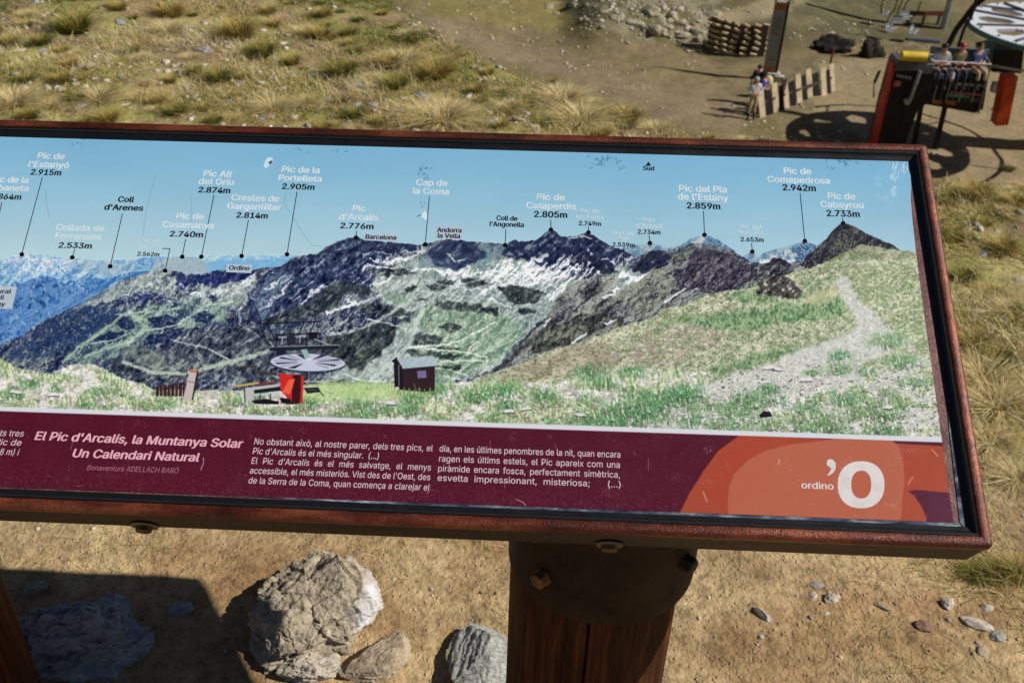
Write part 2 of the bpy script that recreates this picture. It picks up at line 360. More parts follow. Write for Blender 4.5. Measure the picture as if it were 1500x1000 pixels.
    put(below([(-900, 430), (-400, 400), (-100, 410), (0, 404), (18, 408), (35, 418), (60, 404), (110, 412), (128, 400), (150, 410), (195, 398), (230, 396)], 4)*sst(240, 225, X), mix((50, 102, 160), (132, 166, 190), sst(.44, .6, diagR*.6+fine*.4)))
    m = below(blp, 3)*sst(260, 240, X)
    c = mix((26, 68, 128), (58, 108, 168), sst(.35, .65, big*.4+diagR*.6)); c = c+((fine-.5)*34)[..., None]
    put(m, c)
    put(m*sst(.62, .70, rid*.55+rid2*.2+fine*.25), (104, 146, 190), .6)
    for s_, w_ in (([(55, 408), (46, 425), (50, 442), (58, 465)], 3), ([(58, 410), (66, 425), (70, 440), (72, 462)], 2.6), ([(0, 452), (18, 458), (30, 468), (40, 480)], 2), ([(80, 412), (92, 422), (110, 436)], 1.5)):
        put(stroke(s_, w_, .8, 1.2)*sst(.35, .5, fine), (120, 160, 178), .75)
    shade(below(farp)*sst(250, 235, X), .45, (30, 74, 150), (186, 200, 204))
    # ---- C main massif
    Cp = [(-900, 640), (-500, 600), (-200, 560), (-100, 535), (0, 505), (33, 490), (67, 468.5), (100, 453.5), (125, 442), (150, 427), (175, 413), (197, 405), (217, 399), (234, 392), (242, 396), (256, 397), (270, 401), (295, 402), (320, 396), (335, 393), (370, 395), (390, 392), (412, 390), (425, 380), (437, 375), (465, 371), (480, 360), (495, 354), (510, 349), (521, 347.5), (535, 351), (562, 354), (587, 356), (612, 359), (623, 358), (637, 354), (657, 350), (687, 354), (720, 356), (740, 359), (752, 352), (770, 354), (787, 351), (795, 344), (807, 336), (822, 346), (835, 347), (850, 344), (862, 340), (875, 349), (895, 360), (912, 366), (930, 375), (938, 374), (950, 368), (962, 366), (977, 368), (990, 364), (1012, 356), (1050, 360), (1075, 368), (1100, 384), (1130, 386), (1173, 383), (1400, 400)]
    # distant arinsal + pla + comapedrosa first (behind)
    bk = [(880, 375), (915, 362), (925, 360), (950, 356), (965, 359), (977, 364), (987, 362), (995, 360), (1012, 350), (1032, 344), (1050, 350), (1065, 360), (1075, 367), (1084, 377), (1092, 374), (1101, 368), (1112, 377), (1116, 371), (1136, 365), (1165, 358), (1179, 353), (1196, 359), (1230, 365), (1300, 372), (1345, 380)]
    m = below(bk, 2)*sst(905, 915, X)
    c = mix((96, 136, 166), (168, 188, 200), sst(.42, .62, mid*.4+fine*.3+diagR*.3)); put(m, c)
    put(m*sst(1035, 1040, X)*sst(1090, 1075, X)*sst(.5, .6, fine*.6+mid*.4), (40, 76, 128), .85)
    put(m*poly([(1000, 362), (1030, 347), (1034, 352), (1015, 364)], .4, 1), (205, 210, 206), .8)
    put(m*poly([(1112, 380), (1135, 372), (1165, 366), (1180, 372), (1170, 384), (1120, 388)], 1, 2)*sst(.45, .55, mid*.5+fine*.5), (212, 208, 206), .8)
    put(m*poly([(1160, 366), (1178, 354), (1200, 362), (1196, 380), (1165, 384)], .8, 1.5)*sst(.45, .55, fine), (36, 66, 116), .85)
    M = below(Cp, 4)
    base = rockify((52, 60, 80), (140, 152, 160), (12, 16, 40), .5)
    put(M, base); put(M*sst(.47, .60, f(40, 14, 4, 605, -.55)), mix((120, 134, 130), (158, 168, 160), mid), .5)
    shade(M, .8)
    # grassy-grey ground (pale) regions
    grey = mix((118, 134, 130), (170, 180, 176), sst(.38, .64, mid*.3+diagR*.35+diagS*.35)); grey = grey+((fine-.5)*60)[..., None]
    green = mix((92, 126, 98), (150, 170, 142), sst(.36, .62, mid*.45+diagR*.55)); green = green+((fine-.5)*50)[..., None]
    for P_ in ([(118, 446), (150, 427), (197, 405), (234, 392), (246, 398), (262, 420), (250, 440), (215, 436), (170, 444), (140, 448), (100, 458)],
               [(262, 440), (300, 418), (350, 410), (378, 405), (380, 430), (340, 455), (330, 470), (280, 482), (240, 470), (236, 446)],
               [(250, 402), (268, 402), (262, 418), (240, 420)]):
        put(M*poly(P_, 1.3, 2.5), grey)
    put(M*poly([(90, 530), (110, 505), (150, 480), (190, 455), (250, 440), (330, 442), (330, 470), (260, 484), (220, 500), (190, 515), (130, 535)], 1.3, 4), mix((96, 128, 120), (134, 160, 136), mid+.15), .75)
    put(M*poly([(600, 372), (640, 372), (700, 366), (780, 372), (850, 410), (880, 430), (820, 455), (790, 470), (750, 510), (720, 545), (640, 562), (560, 560), (470, 555), (510, 535), (560, 500), (590, 470), (560, 440), (540, 425), (560, 400)], 1.5, 3), grey)
    put(M*poly([(610, 450), (680, 440), (740, 460), (770, 485), (740, 520), (700, 545), (640, 560), (600, 556), (620, 520), (650, 500), (620, 480)], 1.5, 8), green, .85)
    put(M*poly([(555, 425), (590, 430), (600, 445), (575, 448)], .8, 3), (112, 138, 116), .7)
    put(M*poly([(845, 400), (900, 385), (945, 400), (935, 430), (870, 440), (850, 430)], 1.3, 3), grey)
    put(M*poly([(700, 358), (740, 360), (742, 372), (700, 392)], 1, 3), (110, 138, 152), .8)
    put(M*poly([(615, 364), (650, 356), (665, 372), (650, 392), (615, 392)], 1, 3), (104, 124, 138), .7)
    shade(M*sst(350, 330, X), .5, (34, 52, 84), (190, 200, 192)); shade(M*sst(540, 600, X), .40, (50, 70, 84), (216, 220, 222))
    # forest mottling on the left slope
    mL = M*sst(400, 330, X)*sst(415, 450, Y)
    put(mL*sst(.50, .58, mid*.5+fine*.3+diagR*.2)*sst(.40, .55, big), (24, 42, 84), .72)
    put(M*poly([(125, 452), (170, 446), (215, 440), (250, 438), (235, 432), (215, 425), (190, 432), (158, 442)], 1, 1.5)*sst(.35, .48, fine), (26, 40, 88), .85)
    put(M*poly([(60, 480), (120, 450), (170, 452), (180, 470), (140, 490), (80, 520), (20, 528), (0, 512)], 1.2, 4)*sst(.36, .5, mid*.5+fine*.5), (30, 52, 92), .75)
    for P_ in ([(167, 472), (178, 462), (196, 470), (198, 482), (182, 484)], [(135, 496), (160, 486), (180, 484), (184, 494), (160, 502)], [(218, 466), (245, 462), (260, 466), (256, 482), (226, 484)], [(216, 492), (250, 482), (272, 478), (246, 502), (214, 506)], [(285, 462), (300, 456), (314, 464), (300, 472), (286, 472)], [(200, 466), (212, 470), (214, 478), (204, 474)], [(302, 430), (316, 428), (322, 438), (310, 444)], [(248, 444), (258, 442), (260, 450), (250, 450)]):
        put(M*poly(P_, .9, 1)*sst(.2, .4, fine), (22, 34, 72), .9)
    put(M*poly([(258, 402), (270, 402), (275, 418), (268, 426), (258, 418)], .9, 1), (20, 34, 92), .8)
    put(M*poly([(274, 403), (298, 402), (322, 396), (356, 394), (372, 396), (368, 408), (340, 412), (312, 422), (296, 416), (278, 420)], .9, 1)*sst(.28, .42, fine*.6+diagS*.4), (22, 32, 88), .85)
    # rocky scree hill left middle (dark speckled)
    m = poly([(215, 520), (260, 500), (320, 480), (375, 470), (420, 480), (470, 500), (500, 520), (470, 560), (380, 556), (300, 545), (240, 560), (190, 560), (170, 540), (160, 525)], 1.3, 3)
    put(m, rockify((62, 70, 84), (150, 156, 158), (20, 24, 42), .49)); put(m*sst(.55, .68, mid), (112, 124, 118), .5)
    put(poly([(180, 506), (230, 512), (245, 530), (238, 545), (200, 530), (180, 520)], 1, 3), rockify((92, 104, 104), (130, 140, 130), (40, 46, 60), .45), .8)
    # pale pistes and tracks
    shade(M*sst(560, 600, X), .26, (44, 62, 66), (206, 212, 210))
    def track(p, w, a=.9, c=(176, 192, 176)): put(M*stroke(p, w*.75, .5, 1.2)*(.6+.4*sst(.3, .5, fine)), (c[0]+6, c[1]+4, c[2]+8), a)
    track([(92, 530), (115, 508), (140, 492), (165, 474), (180, 460), (200, 462), (215, 470), (205, 488), (190, 500), (150, 512), (125, 522)], 6, .75, (150, 176, 146))
    track([(190, 458), (205, 470), (214, 480), (200, 496), (188, 505)], 8, .8, (158, 180, 150)); track([(214, 484), (240, 480), (262, 474), (285, 458), (300, 448), (340, 442)], 3); track([(135, 503), (165, 498), (190, 488)], 2.4)
    track([(170, 460), (190, 458), (230, 456), (262, 452)], 2.2); track([(250, 497), (275, 504), (300, 508), (330, 524), (345, 527)], 2.6, .9, (196, 202, 196))
    track([(180, 530), (220, 545), (270, 548), (300, 540), (340, 528), (375, 520), (400, 512)], 7, .9, (156, 172, 152)); track([(300, 538), (345, 528), (372, 521)], 9, .7, (150, 170, 148))
    track([(360, 500), (380, 492), (350, 475), (352, 452), (365, 440)], 3, .6); track([(225, 545), (245, 536), (262, 546)], 2, .6)
    # snow on the cirque left
    for s_, w_ in (([(372, 403), (352, 418), (330, 426), (300, 432), (276, 428)], 4), ([(372, 410), (345, 430), (318, 440)], 3), ([(226, 404), (232, 412), (238, 424)], 2.6), ([(219, 415), (228, 422)], 3), ([(245, 438), (252, 448)], 2.5), ([(263, 415), (275, 428), (300, 436)], 2.5), ([(374, 418), (360, 440), (346, 462)], 2.2), ([(187, 436), (188, 455)], 1.4)):
        put(M*stroke(s_, w_, 1, 1.2)*sst(.3, .45, fine), (200, 206, 212), .85)
    # Arcalis mass: dark blue rock, snow gullies
    m = M*poly([(372, 470), (362, 430), (390, 400), (425, 381), (465, 371), (495, 354), (521, 346), (560, 352), (610, 358), (612, 366), (560, 380), (540, 400), (548, 420), (520, 430), (470, 450), (430, 480), (400, 490)], .8, 2)
    put(m, rockify((40, 52, 86), (118, 136, 154), (12, 18, 50), .51), .9)
    put(m*poly([(372, 440), (395, 408), (420, 395), (430, 410), (400, 440), (385, 470)], 1.2, 3), rockify((92, 116, 134), (140, 156, 158), (40, 62, 104), .48), .8)
    put(M*poly([(640, 358), (657, 350), (690, 355), (712, 372), (700, 385), (670, 396), (640, 390), (625, 372)], .9, 2), rockify((40, 52, 88), (100, 116, 130), (18, 26, 62), .49), .8)
    put(M*poly([(735, 372), (752, 352), (795, 344), (807, 336), (862, 340), (912, 366), (930, 376), (900, 392), (860, 388), (830, 400), (800, 392), (770, 380), (745, 378)], .8, 1.5), rockify((34, 44, 76), (124, 138, 152), (12, 16, 46), .49), .95)
    put(M*poly([(845, 400), (830, 378), (860, 370), (900, 392), (905, 400), (880, 402), (860, 412)], 1, 1.5), rockify((30, 36, 62), (104, 116, 124), (14, 18, 44), .48), .9)
    snow = (214, 218, 224)
    rq = np.random.RandomState(21)
    for k in range(34):                                # long parallel snow gullies under the main crest
        x_ = 742+k*4.1+rq.normal()*2; y_ = 388+rq.uniform(-8, 10); l_ = rq.uniform(14, 40); a_ = rq.uniform(.75, 1.25)
        put(M*stroke([(x_, y_), (x_-l_*.35*a_, y_+l_*.45), (x_-l_*a_, y_+l_*.8)], rq.uniform(1.6, 3.8), .9, 1.0, .8)*sst(.28, .42, fine), snow, .85)
    for k in range(26):
        x_ = rq.uniform(385, 560); y_ = 366+(560-x_)*.16+rq.uniform(-2, 50); l_ = rq.uniform(7, 20)
        put(M*stroke([(x_, y_), (x_-l_*.6, y_+l_*.5), (x_-l_, y_+l_*.65)], rq.uniform(1.2, 2.6), 1.0, 1.0, .6)*sst(.30, .44, fine), (190, 200, 212), .75)
    for k in range(22):
        x_ = rq.uniform(255, 372); y_ = rq.uniform(408, 428); l_ = rq.uniform(8, 22)
        put(M*stroke([(x_, y_), (x_+l_*.1, y_+l_*.5), (x_+l_*.5, y_+l_*.9)], rq.uniform(1.2, 2.4), 1.0, 1.0, .6)*sst(.30, .44, fine), (196, 204, 208), .7)
    sn = lambda p, w, a=.92: put(M*stroke(p, w*.9, 1.5, 1.2)*sst(.30, .44, fine*.5+diagS*.5), snow, a)
    for p, w in (([(457, 428), (468, 418), (482, 424)], 3), ([(440, 445), (462, 428), (470, 416)], 3.5), ([(380, 452), (398, 440), (412, 428), (430, 414)], 3.4), ([(392, 424), (408, 410), (420, 402)], 2.4), ([(420, 470), (432, 456), (446, 446)], 2), ([(480, 460), (500, 452), (520, 444), (512, 438)], 5), ([(498, 452), (530, 442), (560, 434)], 3), ([(505, 435), (520, 425)], 2.4), ([(545, 380), (570, 384), (600, 378), (612, 372), (622, 362)], 4), ([(556, 364), (575, 372), (566, 380)], 3), ([(590, 372), (600, 368), (620, 366)], 3), ([(530, 392), (560, 390), (600, 396), (650, 396), (690, 402)], 3.4), ([(545, 418), (570, 408), (585, 400)], 3), ([(640, 398), (680, 404), (720, 396), (735, 392)], 4), ([(655, 372), (668, 384), (680, 378)], 2.5), ([(700, 396), (740, 408), (762, 400), (800, 410), (830, 404)], 3.4), ([(720, 412), (760, 418), (790, 412), (810, 420)], 3), ([(735, 386), (748, 376), (742, 392)], 5), ([(770, 392), (782, 380), (800, 376)], 7), ([(775, 404), (800, 394), (818, 384), (826, 378)], 4), ([(806, 402), (830, 388), (836, 378)], 4), ([(822, 420), (840, 405), (848, 396), (838, 388)], 4.4), ([(836, 352), (856, 346), (865, 350)], 2.6), ([(860, 364), (868, 372)], 2.6), ([(884, 378), (900, 384), (914, 376), (930, 378)], 2.6), ([(878, 404), (876, 396)], 3), ([(912, 402), (930, 408), (944, 404)], 8), ([(920, 414), (936, 406), (952, 398), (962, 390)], 4), ([(880, 434), (900, 430), (905, 422)], 5), ([(974, 440), (990, 430), (1002, 422)], 3.4), ([(830, 416), (812, 430), (805, 440)], 2.6), ([(660, 420), (700, 424), (730, 420)], 2), ([(700, 434), (725, 440), (745, 450)], 2.2), ([(765, 440), (775, 448)], 2.4), ([(887, 474), (902, 466)], 3), ([(838, 500), (850, 494), (858, 488)], 4.5)):
        sn(p, w)
    put(M*poly([(700, 380), (760, 385), (850, 400), (840, 425), (780, 440), (700, 430), (650, 410)], 1, 6)*sst(.52, .60, diagR*.45+diagS*.3+fine*.25), snow, .75)
    # dark knolls in the middle
    for P_ in ([(490, 416), (520, 415), (542, 420), (545, 430), (510, 432), (480, 440), (455, 440), (470, 425)], [(430, 450), (465, 440), (500, 436), (490, 452), (450, 466), (400, 480), (380, 470)], [(540, 444), (562, 446), (556, 454), (530, 458), (520, 450)], [(555, 455), (580, 450), (605, 456), (606, 462), (570, 464), (556, 468)], [(590, 425), (604, 418), (615, 420), (600, 430)], [(637, 442), (660, 440), (700, 448), (728, 454), (722, 460), (670, 456), (640, 450)], [(612, 437), (626, 438), (622, 443), (610, 441)], [(588, 468), (602, 464), (604, 470), (594, 472)], [(595, 500), (610, 490), (635, 490), (652, 496), (640, 503), (600, 504)], [(640, 480), (660, 474), (678, 480), (670, 488)], [(625, 508), (650, 506), (676, 510), (670, 515)], [(580, 516), (600, 512), (640, 516), (680, 520), (660, 526), (610, 522)], [(640, 538), (670, 532), (676, 538), (660, 544)], [(730, 420), (760, 418), (790, 424), (800, 430), (780, 444), (755, 446), (740, 436)], [(754, 456), (770, 450), (784, 454), (766, 464)], [(700, 446), (730, 452), (732, 462), (705, 458)], [(622, 418), (640, 414), (655, 408), (668, 414), (655, 424), (630, 424)], [(560, 395), (590, 392), (610, 400), (590, 406), (560, 404)], [(670, 406), (700, 408), (716, 416), (690, 420)]):
        put(M*poly(P_, 1.2, 1.2)*sst(.22, .38, fine), rockify((42, 50, 54), (108, 118, 110), (10, 14, 26), .49), .88)
    put(M*poly([(470, 500), (510, 485), (560, 472), (582, 480), (575, 500), (550, 525), (525, 545), (505, 535), (480, 520), (462, 510)], 1.1, 2.5), rockify((48, 56, 60), (104, 112, 100), (14, 18, 26), .5), .95)
    for p, w in (([(590, 446), (570, 460), (540, 476), (510, 486), (480, 490)], 6), ([(575, 412), (556, 426), (560, 436), (575, 446)], 3), ([(618, 408), (610, 425), (596, 446)], 3.5), ([(610, 426), (650, 430), (700, 436), (740, 448)], 2), ([(625, 412), (660, 420), (700, 410), (725, 404)], 2), ([(620, 452), (608, 480), (600, 505), (570, 535), (545, 552)], 9)):
        track(p, w, .8, (170, 186, 172))
    for p, w in (([(725, 472), (700, 486), (670, 500), (640, 506), (600, 508)], 2.8), ([(600, 508), (640, 512), (680, 516), (712, 522), (715, 528), (680, 528), (645, 530)], 2.4), ([(640, 540), (660, 541), (686, 550), (680, 556), (650, 552)], 2), ([(685, 520), (690, 508), (702, 500)], 1.6), ([(505, 548), (530, 558), (565, 558)], 2.6), ([(536, 468), (570, 474), (594, 482)], 2.0)):
        track(p, w, .95, (204, 214, 200))
    # ---- E dark rocky ridge in front of the middle valley
    E = [(722, 545), (740, 525), (760, 508), (775, 492), (795, 475), (805, 455), (818, 436), (830, 420), (845, 412), (870, 404), (895, 400), (905, 412), (890, 425), (905, 430), (925, 418), (945, 404), (962, 390), (985, 378), (1000, 368), (1014, 360), (1030, 362), (1060, 372), (1085, 380), (1110, 388), (1130, 384), (1150, 388), (1173, 384), (1175, 430), (1062, 426), (1000, 447), (912, 477), (837, 505), (762, 532)]
    m = poly(E, .9, 1.2)
    put(m, mix((112, 122, 116), (148, 152, 148), mid)+((fine-.5)*50)[..., None])
    put(m*sst(.485, .55, mid*.3+fine*.16+f(30, 9, 4, 607, -.6)*.54), rockify((46, 46, 60), (100, 104, 104), (16, 16, 28), .48), .95)
    put(poly([(800, 480), (850, 460), (905, 462), (915, 475), (850, 498), (800, 515), (780, 518), (788, 495)], 1.1, 2), rockify((46, 50, 50), (104, 110, 96), (14, 16, 20), .49), .95)
    put(poly(E, .9, 2)*sst(.52, .60, f(34, 12, 4, 609, -.5)), mix((116, 126, 104), (150, 156, 132), mid), .55); put(poly([(735, 532), (775, 496), (800, 478), (790, 500), (760, 520), (740, 535)], .8, 2), rockify((52, 60, 64), (104, 116, 104), (20, 24, 34), .5), .8)
    put(poly([(1000, 425), (985, 405), (1010, 375), (1020, 362), (1050, 366), (1090, 384), (1110, 395), (1100, 412), (1070, 424), (1035, 430)], .9, 1.5), rockify((62, 58, 76), (104, 102, 112), (22, 20, 40), .49))
    put(poly([(925, 398), (935, 385), (948, 372), (965, 367), (978, 372), (985, 382), (965, 396), (940, 400)], .8, 1.2), rockify((38, 42, 66), (110, 118, 128), (16, 18, 42), .47), .95)
    put(poly([(1118, 392), (1130, 380), (1145, 378), (1160, 386), (1158, 402), (1130, 404)], .8, 1), rockify((34, 34, 50), (90, 92, 100), (14, 14, 26), .5))
    # ---- Cabayrou
    m = poly([(1171, 388), (1184, 372), (1196, 364), (1203, 356), (1211, 349), (1222, 335), (1235, 325), (1251, 332), (1271, 343), (1294, 353), (1308, 359), (1320, 368), (1262, 362), (1240, 380), (1215, 392), (1180, 392)], .25, 1)
    put(m, rockify((42, 44, 58), (112, 112, 104), (18, 18, 34), .5)); put(poly([(1225, 348), (1238, 344), (1262, 358), (1240, 375), (1210, 388), (1215, 365)], 1, 3), mix((96, 108, 88), (130, 140, 112), mid+.1), .6*np.ones_like(X)*sst(.4, .5, fine))
    shade(M*sst(160, 180, X)*sst(520, 505, Y)*sst(600, 560, X), .35, (18, 26, 56), (200, 206, 208)); shade(poly(E, .9, 1.2), .75, (16, 16, 28), (176, 178, 170)); [put(poly(E, .9, 1.2)*stroke(p, w, .8, .8), (206, 210, 214), .85) for p, w in (([(974, 441), (990, 431), (1004, 421)], 2.6), ([(1012, 426), (1022, 421)], 1.8), ([(885, 436), (900, 431), (904, 424)], 4.5), ([(838, 501), (850, 495), (858, 489)], 4), ([(887, 474), (902, 467)], 2.4), ([(796, 478), (806, 470)], 2), ([(915, 412), (934, 406), (950, 398), (960, 390)], 3.5))]; shade(below([(1171, 388), (1184, 372), (1196, 364), (1211, 349), (1222, 335), (1235, 325), (1251, 332), (1271, 343), (1320, 368), (1340, 420)])*sst(1171, 1175, X), .9, (12, 14, 30), (160, 156, 140))
    # ---- F foreground slope
    Fp = [(690, 556), (700, 552), (725, 545), (762, 532), (800, 515), (837, 505), (875, 492), (912, 477), (950, 467), (975, 452), (1000, 447), (1037, 432), (1062, 426), (1085, 424), (1110, 420), (1130, 408), (1180, 394), (1205, 386), (1240, 368), (1262, 358), (1290, 362), (1318, 367), (1337, 368), (1420, 372)]
    m = below(Fp, 3)*sst(688, 700, X)
    g = mix((128, 142, 110), (176, 178, 152), sst(.35, .65, mid*.5+diagR*.5)); g = g+((fine-.5)*90)[..., None]+((f(1.1, 1.1, 2, 63)-.5)*26)[..., None]
    put(m, g)
    put(m*poly([(712, 558), (762, 535), (840, 506), (880, 500), (900, 520), (890, 540), (800, 552), (740, 556)], 1, 6), mix((120, 106, 92), (170, 160, 138), fine*.6+mid*.4), .75)
    put(m*sst(.64, .72, f(2.6, 2.0, 2, 62)), (72, 78, 54), .45); put(m*sst(.58, .72, f(14, 7, 4, 64)), (186, 186, 164), .55)
    put(m*sst(.62, .70, f(4.5, 2.6, 3, 61))*sst(1280, 1200, X+.5*Y-200), (84, 86, 62), .6)
    put(m*poly([(880, 520), (960, 480), (1040, 470), (1060, 500), (1000, 530), (900, 545)], 1, 10)*sst(.50, .56, f(5, 2.4, 3, 65)), mix((120, 104, 100), (176, 164, 160), fine), .75)
    # bright green bands
    gg = mix((54, 98, 66), (134, 158, 116), sst(.34, .6, f(2.2, 4.5, 3, 67)*.7+mid*.3))
    for P_, a in (([(965, 476), (1000, 462), (1060, 458), (1110, 450), (1180, 444), (1225, 432), (1240, 440), (1235, 462), (1190, 470), (1120, 480), (1050, 484), (1010, 474)], .9), ([(1065, 436), (1080, 426), (1130, 430), (1150, 440), (1100, 444)], .8), ([(1175, 418), (1205, 408), (1240, 404), (1232, 412), (1180, 424)], .6), ([(1060, 530), (1130, 510), (1200, 500), (1240, 488), (1235, 500), (1150, 520), (1080, 545), (1020, 555), (1040, 540)], .75)):
        put(m*poly(P_, 1.6, 4)*sst(.28, .46, mid*.4+fine*.6), gg, a)
    # right hillside speckle
    put(m*poly([(1245, 400), (1280, 385), (1345, 380), (1372, 480), (1360, 530), (1300, 500), (1265, 450)], 1.5, 8)*sst(.44, .58, f(3.4, 2.6, 4, 66)*.6+mid*.4), (104, 128, 84), .6); put(m*sst(1250, 1290, X)*sst(.58, .66, f(3.4, 2.2, 3, 68)), (200, 198, 178), .7)
    put(m*poly([(1175, 440), (1200, 430), (1228, 415), (1222, 440), (1190, 448)], 1, 3), (176, 172, 132), .6)
    # outcrop
    put(poly([(1108, 432), (1112, 414), (1130, 404), (1150, 402), (1160, 412), (1176, 428), (1165, 440), (1150, 436), (1130, 432)], 1.2, 1.5), rockify((66, 64, 62), (192, 192, 184), (16, 16, 18), .5), .95)
    # ---- G stony front ground, all along the bottom
    Gp = [(-900, 560), (-400, 540), (-100, 505), (0, 525), (25, 537), (50, 544), (72, 547), (87, 540), (112, 532), (140, 534), (162, 545), (180, 555), (212, 562), (225, 570), (345, 572), (390, 566), (445, 564), (575, 560), (637, 562), (700, 558), (760, 560), (850, 556), (900, 545), (960, 540), (1050, 545), (1400, 550)]
    m = below(Gp, 5, 1.6)*(1-sst(1020, 1060, X)*sst(560, 540, Y))
    ground = mix((160, 160, 152), (200, 198, 192), sst(.35, .62, mid))+((fine-.5)*84)[..., None]
    gl = mix((120, 140, 104), (182, 190, 158), sst(.34, .62, f(2.4, 6, 4, 73)))+((fine-.5)*60)[..., None]
    ground = mix(ground, gl, sst(.44, .56, f(22, 12, 4, 77)))
    put(m, ground)
    # meadow behind hut
    put(poly([(430, 566), (470, 560), (520, 558), (580, 562), (640, 560), (640, 580), (560, 586), (470, 590), (430, 590)], 1, 4), mix((140, 172, 104), (170, 190, 134), mid), .8)
    # grey track to the right
    tr = mix((166, 168, 164), (190, 190, 186), mid)+((fine-.5)*60)[..., None]
    put(poly([(1228, 404), (1240, 408), (1256, 440), (1290, 468), (1310, 490), (1320, 505), (1250, 540), (1190, 560), (1120, 590), (1060, 612), (1000, 640), (880, 640), (950, 600), (1040, 560), (1120, 535), (1190, 505), (1240, 488), (1262, 475), (1240, 448), (1225, 425)], 1.4, 4), tr, .92)
    put(poly([(1300, 480), (1390, 540), (1390, 660), (1000, 640), (1120, 590), (1250, 540)], 2, 8)*sst(.42, .56, f(26, 9, 4, 611)), tr, .85)
    put(poly([(60, 590), (0, 585), (-200, 560), (-700, 580), (-700, 600), (60, 602)], 1, 5), gl, .5)
    # green tufts all over the front, as short leaning strokes
    rs = np.random.RandomState(8)
    ft = f(2.0, 7.5, 3, 81, -.25); dk = f(4, 3, 3, 85)
    T = []
    for _ in range(46):
        x = rs.uniform(-40, 860); T.append((x, rs.uniform(570, 612)+x*.02, rs.uniform(8, 20), rs.rand()))
    for _ in range(60):
        x = rs.uniform(690, 1340); T.append((x, rs.uniform(555, 628)+x*.012, rs.uniform(8, 26), rs.rand()))
    T += [(640, 572, 22, .9), (735, 575, 22, .9), (745, 592, 18, .9), (798, 578, 16, .9), (868, 545, 26, .8), (880, 560, 20, .8), (925, 545, 18, .9), (930, 600, 40, 1), (980, 585, 36, 1), (900, 612, 40, 1), (860, 618, 30, .9), (1005, 575, 24, 1), (1080, 600, 34, .6), (1100, 585, 28, .6), (1060, 625, 26, .6), (1180, 598, 22, .7), (1240, 585, 22, .8), (1232, 521, 17, 1), (1190, 546, 12, .7), (1230, 540, 20, .5), (1270, 545, 14, .9), (1320, 530, 24, .7), (1300, 500, 26, .5), (1340, 560, 20, .6), (1200, 620, 34, .6), (1290, 600, 34, .5), (1300, 632, 26, .6), (1130, 628, 20, .3), (45, 562, 14, .8), (82, 570, 10, .7), (145, 573, 14, .8), (20, 570, 12, .5), (690, 580, 24, .7), (560, 600, 20, .7), (600, 598, 18, .8), (520, 605, 24, .6), (1040, 465, 8, .3)]
    for (x, y, r_, gq) in T:
        sel = (np.abs(X-x) < r_*1.6) & (np.abs(Y-y) < r_)
        if not sel.any(): continue
        d = np.hypot((X[sel]-x)/1.45, (Y[sel]-y)/.62)/r_
        a = sst(1, .35, d+(.5-ft[sel])*1.6)*sst(.30, .44, ft[sel])*.85
        yy = (Y[sel]-y)/r_
        c = np.array((118, 136, 92))*(1-gq)+np.array((66, 114, 72))*gq
        c = c[None]*(1+.0*yy[:, None])+((ft[sel]-.5)*210)[:, None]+((fine[sel]-.5)*60)[:, None]
        c = c*(1-.65*sst(.1, .5, yy)[:, None]*sst(.5, .4, dk[sel])[:, None])
        img[sel] = img[sel]*(1-a[:, None])+c*a[:, None]
    # stones
    st = f(4.2, 2.0, 3, 91); gm = sst(575, 590, Y)*sst(.5, .6, f(40, 16, 2, 95))
    put(sst(.68, .72, st)*sst(545, 600, Y-.0*X), (74, 66, 62), .6); put(sst(.655, .70, f(5.5, 2.2, 3, 97))*sst(580, 600, Y)*sst(1000, 900, X), (146, 116, 112), .7)
    put(sst(.69, .73, f(4, 1.8, 3, 99))*sst(500, 560, Y)*sst(950, 1050, X), (58, 60, 64), .8)
    put(poly([(1112, 608), (1118, 602), (1128, 602), (1131, 610), (1115, 612)], .2, .7), (26, 26, 34))
    for x, y in ((23, 574), (78, 577), (572, 590), (850, 607), (770, 598), (745, 602), (1180, 555), (1138, 540), (1126, 538), (1300, 596)): put(poly([(x-8, y), (x-3, y-3), (x+7, y-2), (x+8, y+2), (x-4, y+3)], .5, 1), (196, 194, 194), .9); put(stroke([(x-7, y+3), (x+8, y+3)], 1.6, .5), (52, 44, 48), .8)
    mk = below(farp, 0, 2)[..., None]; img[...] = img+mk*((f(1.0, 1.0, 2, 601)-.5)*16+(f(2.6, 2.2, 3, 603)-.5)*22)[..., None]; lum = img.mean(-1, keepdims=True); img[...] = img*(1-mk)+mk*(lum+(img-lum)*.88); img[...] = img*(1-mk)+mk*((img-128)*1.24+147)
    # ---- things printed in the panorama
    P = lambda pts, c, a=1.0, s=.6: put(poly(pts, 0, s), c, a)
    S = lambda pts, w, c, a=1.0: put(stroke(pts, w, 0, .6), c, a)
    # snow fence + totem
    for i in range(8):
        x = 229+i*5.6; P([(x, 580), (x+.5, 566-i*.9), (x+4, 565-i*.9), (x+4, 580)], (84, 44, 44) if i % 2 else (62, 34, 38)); S([(x, 580), (x+.5, 566-i*.9)], 1.1, (24, 18, 28))
    P([(268, 585), (278, 541), (289, 542), (281, 585)], (196, 186, 184)); P([(281, 585), (289, 542), (291, 543), (283, 586)], (24, 22, 30)); P([(277, 545), (278, 541), (289, 542), (288.5, 546)], (190, 120, 80)); S([(274, 558), (284, 560)], 1, (170, 60, 60)); S([(273, 541), (274, 552)], 1, (40, 40, 60))
    # plank fence + yellow bar
    for i in range(4): S([(302+i*6, 580), (306+i*6, 572)], 2, (200, 196, 184))
    # lift: dark base frame
    P([(395, 507), (495, 505), (496, 511), (395, 514)], (30, 34, 52)); S([(395, 508), (497, 505)], 1.3, (150, 160, 158))
